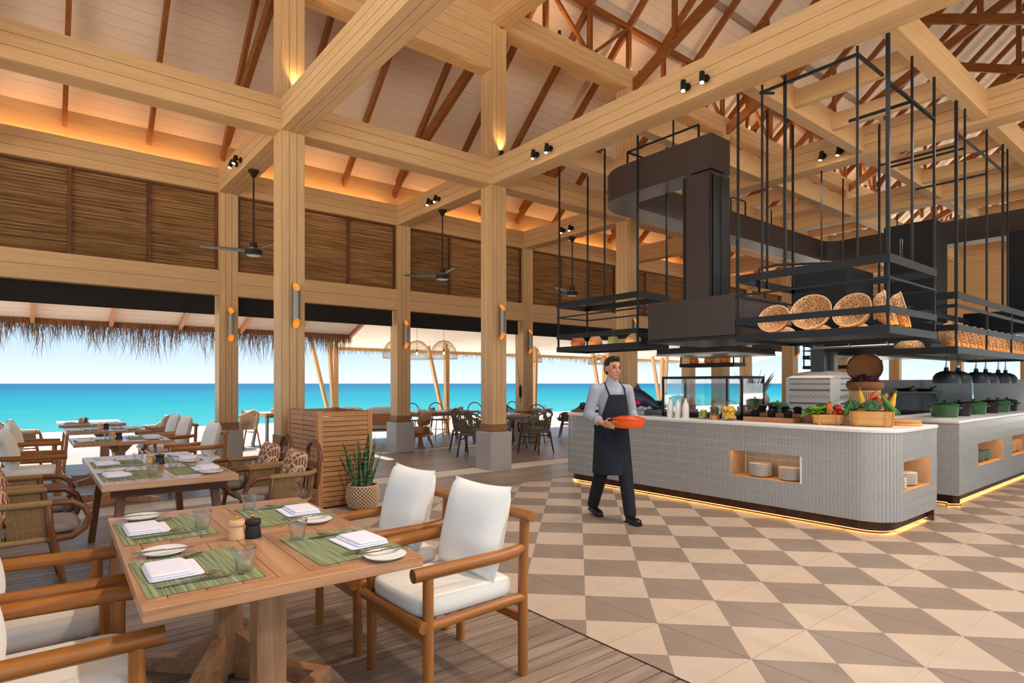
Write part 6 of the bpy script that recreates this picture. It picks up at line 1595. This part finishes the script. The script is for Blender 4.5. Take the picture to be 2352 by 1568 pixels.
# head with jaw, nose, brow, ears
hx, hz = 0.035, 1.555
m.sup((hx-0.012, 0, hz+0.022), 0.096, 0.076, 0.092, 1, 1, 20, 14)
m.sup((hx+0.022, 0, hz-0.045), 0.066, 0.056, 0.072, 1, 1, 18, 12)
m.sup((hx+0.052, 0, hz-0.095), 0.034, 0.034, 0.024, nu=14, nv=8)
m.tube([(hx+0.083, 0, hz+0.012), (hx+0.094, 0, hz-0.012), (hx+0.107, 0, hz-0.034), (hx+0.088, 0, hz-0.042)], [0.008, 0.010, 0.015, 0.012], 8)
m.sup((hx+0.074, 0, hz+0.024), 0.018, 0.05, 0.010, nu=12, nv=6)
for s in (-1, 1):
    m.sup((hx-0.012, s*0.078, hz-0.008), 0.018, 0.008, 0.031, nu=10, nv=8)
    m.sup((hx+0.06, s*0.036, hz-0.035), 0.02, 0.018, 0.018, nu=10, nv=6)
m.sup((hx+0.084, 0, hz-0.066), 0.011, 0.024, 0.006, nu=10, nv=6)
m.sup((hx+0.081, 0, hz-0.078), 0.011, 0.021, 0.007, nu=10, nv=6)
limb(m, [(0.01, 0, 1.34), (0.012, 0, 1.40), (0.018, 0, 1.47)], [0.075, 0.056, 0.054])
# trunk and legs under the clothes
limb(m, [(0, 0, 0.93), (0, 0, 1.08), (0, 0, 1.25)], [0.11, 0.105, 0.12])
limb(m, [(0, -0.15, 1.325), (0, 0.15, 1.325)], [0.052, 0.052])
HIP = {-1: (-0.005, -0.085, 0.88), 1: (0.01, 0.085, 0.88)}
KNEE = {-1: (-0.06, -0.085, 0.48), 1: (0.15, 0.075, 0.485)}
ANK = {-1: (-0.26, -0.075, 0.10), 1: (0.25, 0.07, 0.085)}
for s in (-1, 1): limb(m, [HIP[s], KNEE[s], ANK[s]], [0.075, 0.05, 0.034])
SH = {s: (0.0, s*0.185, 1.325) for s in (-1, 1)}
EL = {-1: (-0.035, -0.25, 1.075), 1: (-0.01, 0.25, 1.08)}
WR = {-1: (0.175, -0.195, 1.0), 1: (0.18, 0.195, 1.0)}
for s in (-1, 1):
    limb(m, [SH[s], EL[s], WR[s]], [0.05, 0.04, 0.027])
    w = Vector(WR[s])
    pc = w+Vector((0.05, -s*0.004, -0.004))
    m.sup(tuple(pc), 0.05, 0.016, 0.038, 0.8, 0.8, 16, 8)
    for k in range(4):
        zf = 0.024-0.017*k; ln = (0.026, 0.03, 0.028, 0.022)[k]
        a = pc+Vector((0.04, 0, zf)); b1 = a+Vector((ln*1.05, -s*0.004, -0.004)); c1_ = b1+Vector((ln*0.75, -s*0.014, -0.006)); d1 = c1_+Vector((ln*0.3, -s*0.022, -0.004))
        limb(m, [a, b1, c1_, d1], [0.0095, 0.009, 0.008, 0.007], 8)
    a = pc+Vector((-0.012, -s*0.006, 0.03)); limb(m, [a, a+Vector((0.028, -s*0.006, 0.022)), a+Vector((0.052, -s*0.022, 0.03))], [0.011, 0.010, 0.008], 8)
body = m.build('body', skin, man, smooth=True); remesh(body, 0.0055, 3)
# eyes
for s in (-1, 1):
    MB().sup((hx+0.076, s*0.031, hz+0.004), 0.009, 0.013, 0.007, nu=12, nv=8).build('eye', mat('eye_dark', (40, 30, 26), 0.2), man, smooth=True)
    MB().tube([(hx+0.084, s*0.014, hz+0.026), (hx+0.084, s*0.032, hz+0.03), (hx+0.074, s*0.05, hz+0.024)], 0.004, 6).build('eyebrow', hair_m, man, smooth=True)
MB().tube([(hx+0.094, -0.018, hz-0.0715), (hx+0.0975, 0, hz-0.0715), (hx+0.094, 0.018, hz-0.0715)], 0.0028, 6).build('mouth', mat('lips', (150, 86, 76), 0.5), man, smooth=True)
# hair: short sides, fuller top
m = MB()
m.sup((hx-0.02, 0, hz+0.042), 0.1, 0.081, 0.085, nu=20, nv=12)
m.sup((hx+0.03, 0, hz+0.1), 0.062, 0.058, 0.03, nu=16, nv=8)
m.sup((hx-0.055, 0, hz-0.005), 0.06, 0.072, 0.075, nu=16, nv=10)
hr = m.build('hair', hair_m, man, smooth=True)
bm = bmesh.new(); bm.from_mesh(hr.data)
dl = [v for v in bm.verts if v.co.x > hx+0.045 and v.co.z < hz+0.052]
for v in dl: v.co.x = min(v.co.x, hx+0.02)
bm.to_mesh(hr.data); bm.free()
remesh(hr, 0.007, 2)
# shirt
m = MB()
limb(m, [(0, 0, 0.9), (0, 0, 1.0), (0.0, 0, 1.13), (0.005, 0, 1.26)], [0.128, 0.124, 0.13, 0.135])
m.v = [(x*0.86, y*1.12, z) for x, y, z in m.v]
k = MB()
limb(k, [(0, -0.17, 1.325), (0, 0, 1.345), (0, 0.17, 1.325)], [0.066, 0.074, 0.066])
limb(k, [(0.006, 0, 1.36), (0.012, 0, 1.425)], [0.085, 0.066])
for s in (-1, 1):
    e_ = Vector(EL[s]); w = Vector(WR[s]); limb(k, [SH[s], EL[s], e_.lerp(w, 0.62)], [0.07, 0.058, 0.046])
m.add(k.v, k.f)
sh_ = m.build('shirt', shirt_m, man, smooth=True); remesh(sh_, 0.010, 4)
for s in (-1, 1):
    e_ = Vector(EL[s]); w = Vector(WR[s]); d_ = (w-e_).normalized(); c_ = e_.lerp(w, 0.6)
    MB().tube([c_-d_*0.015, c_+d_*0.03], 0.05, 16).build('cuff', shirt_m, sh_, smooth=True)
# trousers
m = MB()
for s in (-1, 1): limb(m, [HIP[s], KNEE[s], tuple(Vector(KNEE[s]).lerp(Vector(ANK[s]), 0.98))], [0.105, 0.075, 0.062])
m.sup((0, 0, 0.92), 0.118, 0.16, 0.09, nu=18, nv=10)
tr = m.build('trousers', blackcloth, man, smooth=True); remesh(tr, 0.010, 4)
# apron: bib, waist and skirt wrapped round the front
def apron_shell(z0_, z1_, a_half, rx, ry, nz, flare=0.0):
    mb = MB()
    for off in (0.0, 0.006):
        g = MB().grid(lambda u, v: ((rx(z0_+(z1_-z0_)*v)+off)*math.cos((2*u-1)*a_half(v)), (ry(z0_+(z1_-z0_)*v)+off)*math.sin((2*u-1)*a_half(v))+0.004*math.sin(14*u)*(1-v), z0_+(z1_-z0_)*v), 28, nz)
        if off == 0: g.f = [q[::-1] for q in g.f]
        mb.add(g.v, g.f)
    return mb
MBib = apron_shell(0.94, 1.285, lambda v: 1.35-0.75*v, lambda z: 0.142+0.006*math.sin((z-0.94)*9), lambda z: 0.172, 8)
ap = MBib.build('apron_bib', apron_m, man, smooth=True)
sk = apron_shell(0.475, 0.96, lambda v: 1.95, lambda z: 0.15+0.10*max(0, 0.9-z)*1.1, lambda z: 0.178+0.03*max(0, 0.9-z), 10).build('apron_skirt', apron_m, man, smooth=True)
MB().tube([(0.148*math.cos(2*PI*j/32), 0.178*math.sin(2*PI*j/32), 0.955) for j in range(32)], 0.014, 8, closed=True).build('apron_tie', apron_m, man, smooth=True)
for s in (-1, 1): MB().tube([(0.12, s*0.09, 1.275), (0.085, s*0.105, 1.35), (0.02, s*0.09, 1.405), (-0.04, s*0.06, 1.41)], 0.008, 6).build('apron_strap', apron_m, man, smooth=True)
# shoes
for s in (-1, 1):
    m = MB(); ax, ay, az_ = ANK[s]
    pit = -0.35 if s < 0 else 0.0
    m.sup((0.0, 0, 0.045), 0.05, 0.042, 0.05, nu=16, nv=8); m.sup((0.09, 0, 0.032), 0.1, 0.046, 0.034, 0.7, 0.8, 18, 8)
    m.box(-0.055, 0.18, -0.04, 0.04, 0.0, 0.016)
    m.tf(Matrix.Translation((ax-0.01, ay, 0.0 if s > 0 else 0.0)) @ Matrix.Translation((0, 0, 0.0)) @ Matrix.Rotation(0.22 if s < 0 else -0.04, 4, 'Y') @ Matrix.Translation((0, 0, 0.03 if s < 0 else 0.0)))
    remesh(m.build('shoe', shoe_m, man, smooth=True), 0.007, 2)
# orange pan held in both hands
pan = empty('orange_pan', tuple(man.matrix_basis @ Vector((0.30, 0.0, 0.965)))[:3], math.radians(-108)); tag(pan, 'bright orange enamel pan held by the walking person', 'pan')
pan.location = Vector((4.70, 4.20, 0))+Matrix.Rotation(math.radians(-108), 4, 'Z') @ Vector((0.33, 0.0, 0.965))
orm = mat('orange_enamel', (240, 92, 14), 0.25, coat=0.4)
MB().lathe([(0, 0), (0.135, 0), (0.148, 0.012), (0.158, 0.08), (0.164, 0.083), (0.154, 0.084), (0.143, 0.02), (0, 0.012)], 40).build('pan_body', orm, pan, auto=40)
MB().lathe([(0.162, 0.084), (0.16, 0.094), (0.09, 0.112), (0, 0.116)], 40).build('lid', mat('orange_enamel_dark', (214, 70, 14), 0.3, coat=0.3), pan, smooth=True)
for s in (-1, 1): MB().tube([(q*0.035, s*(0.158+0.03*(1-q*q)), 0.062) for q in (-1.4, -1, -0.4, 0.4, 1, 1.4)], 0.008, 8).build('handle', orm, pan, smooth=True)
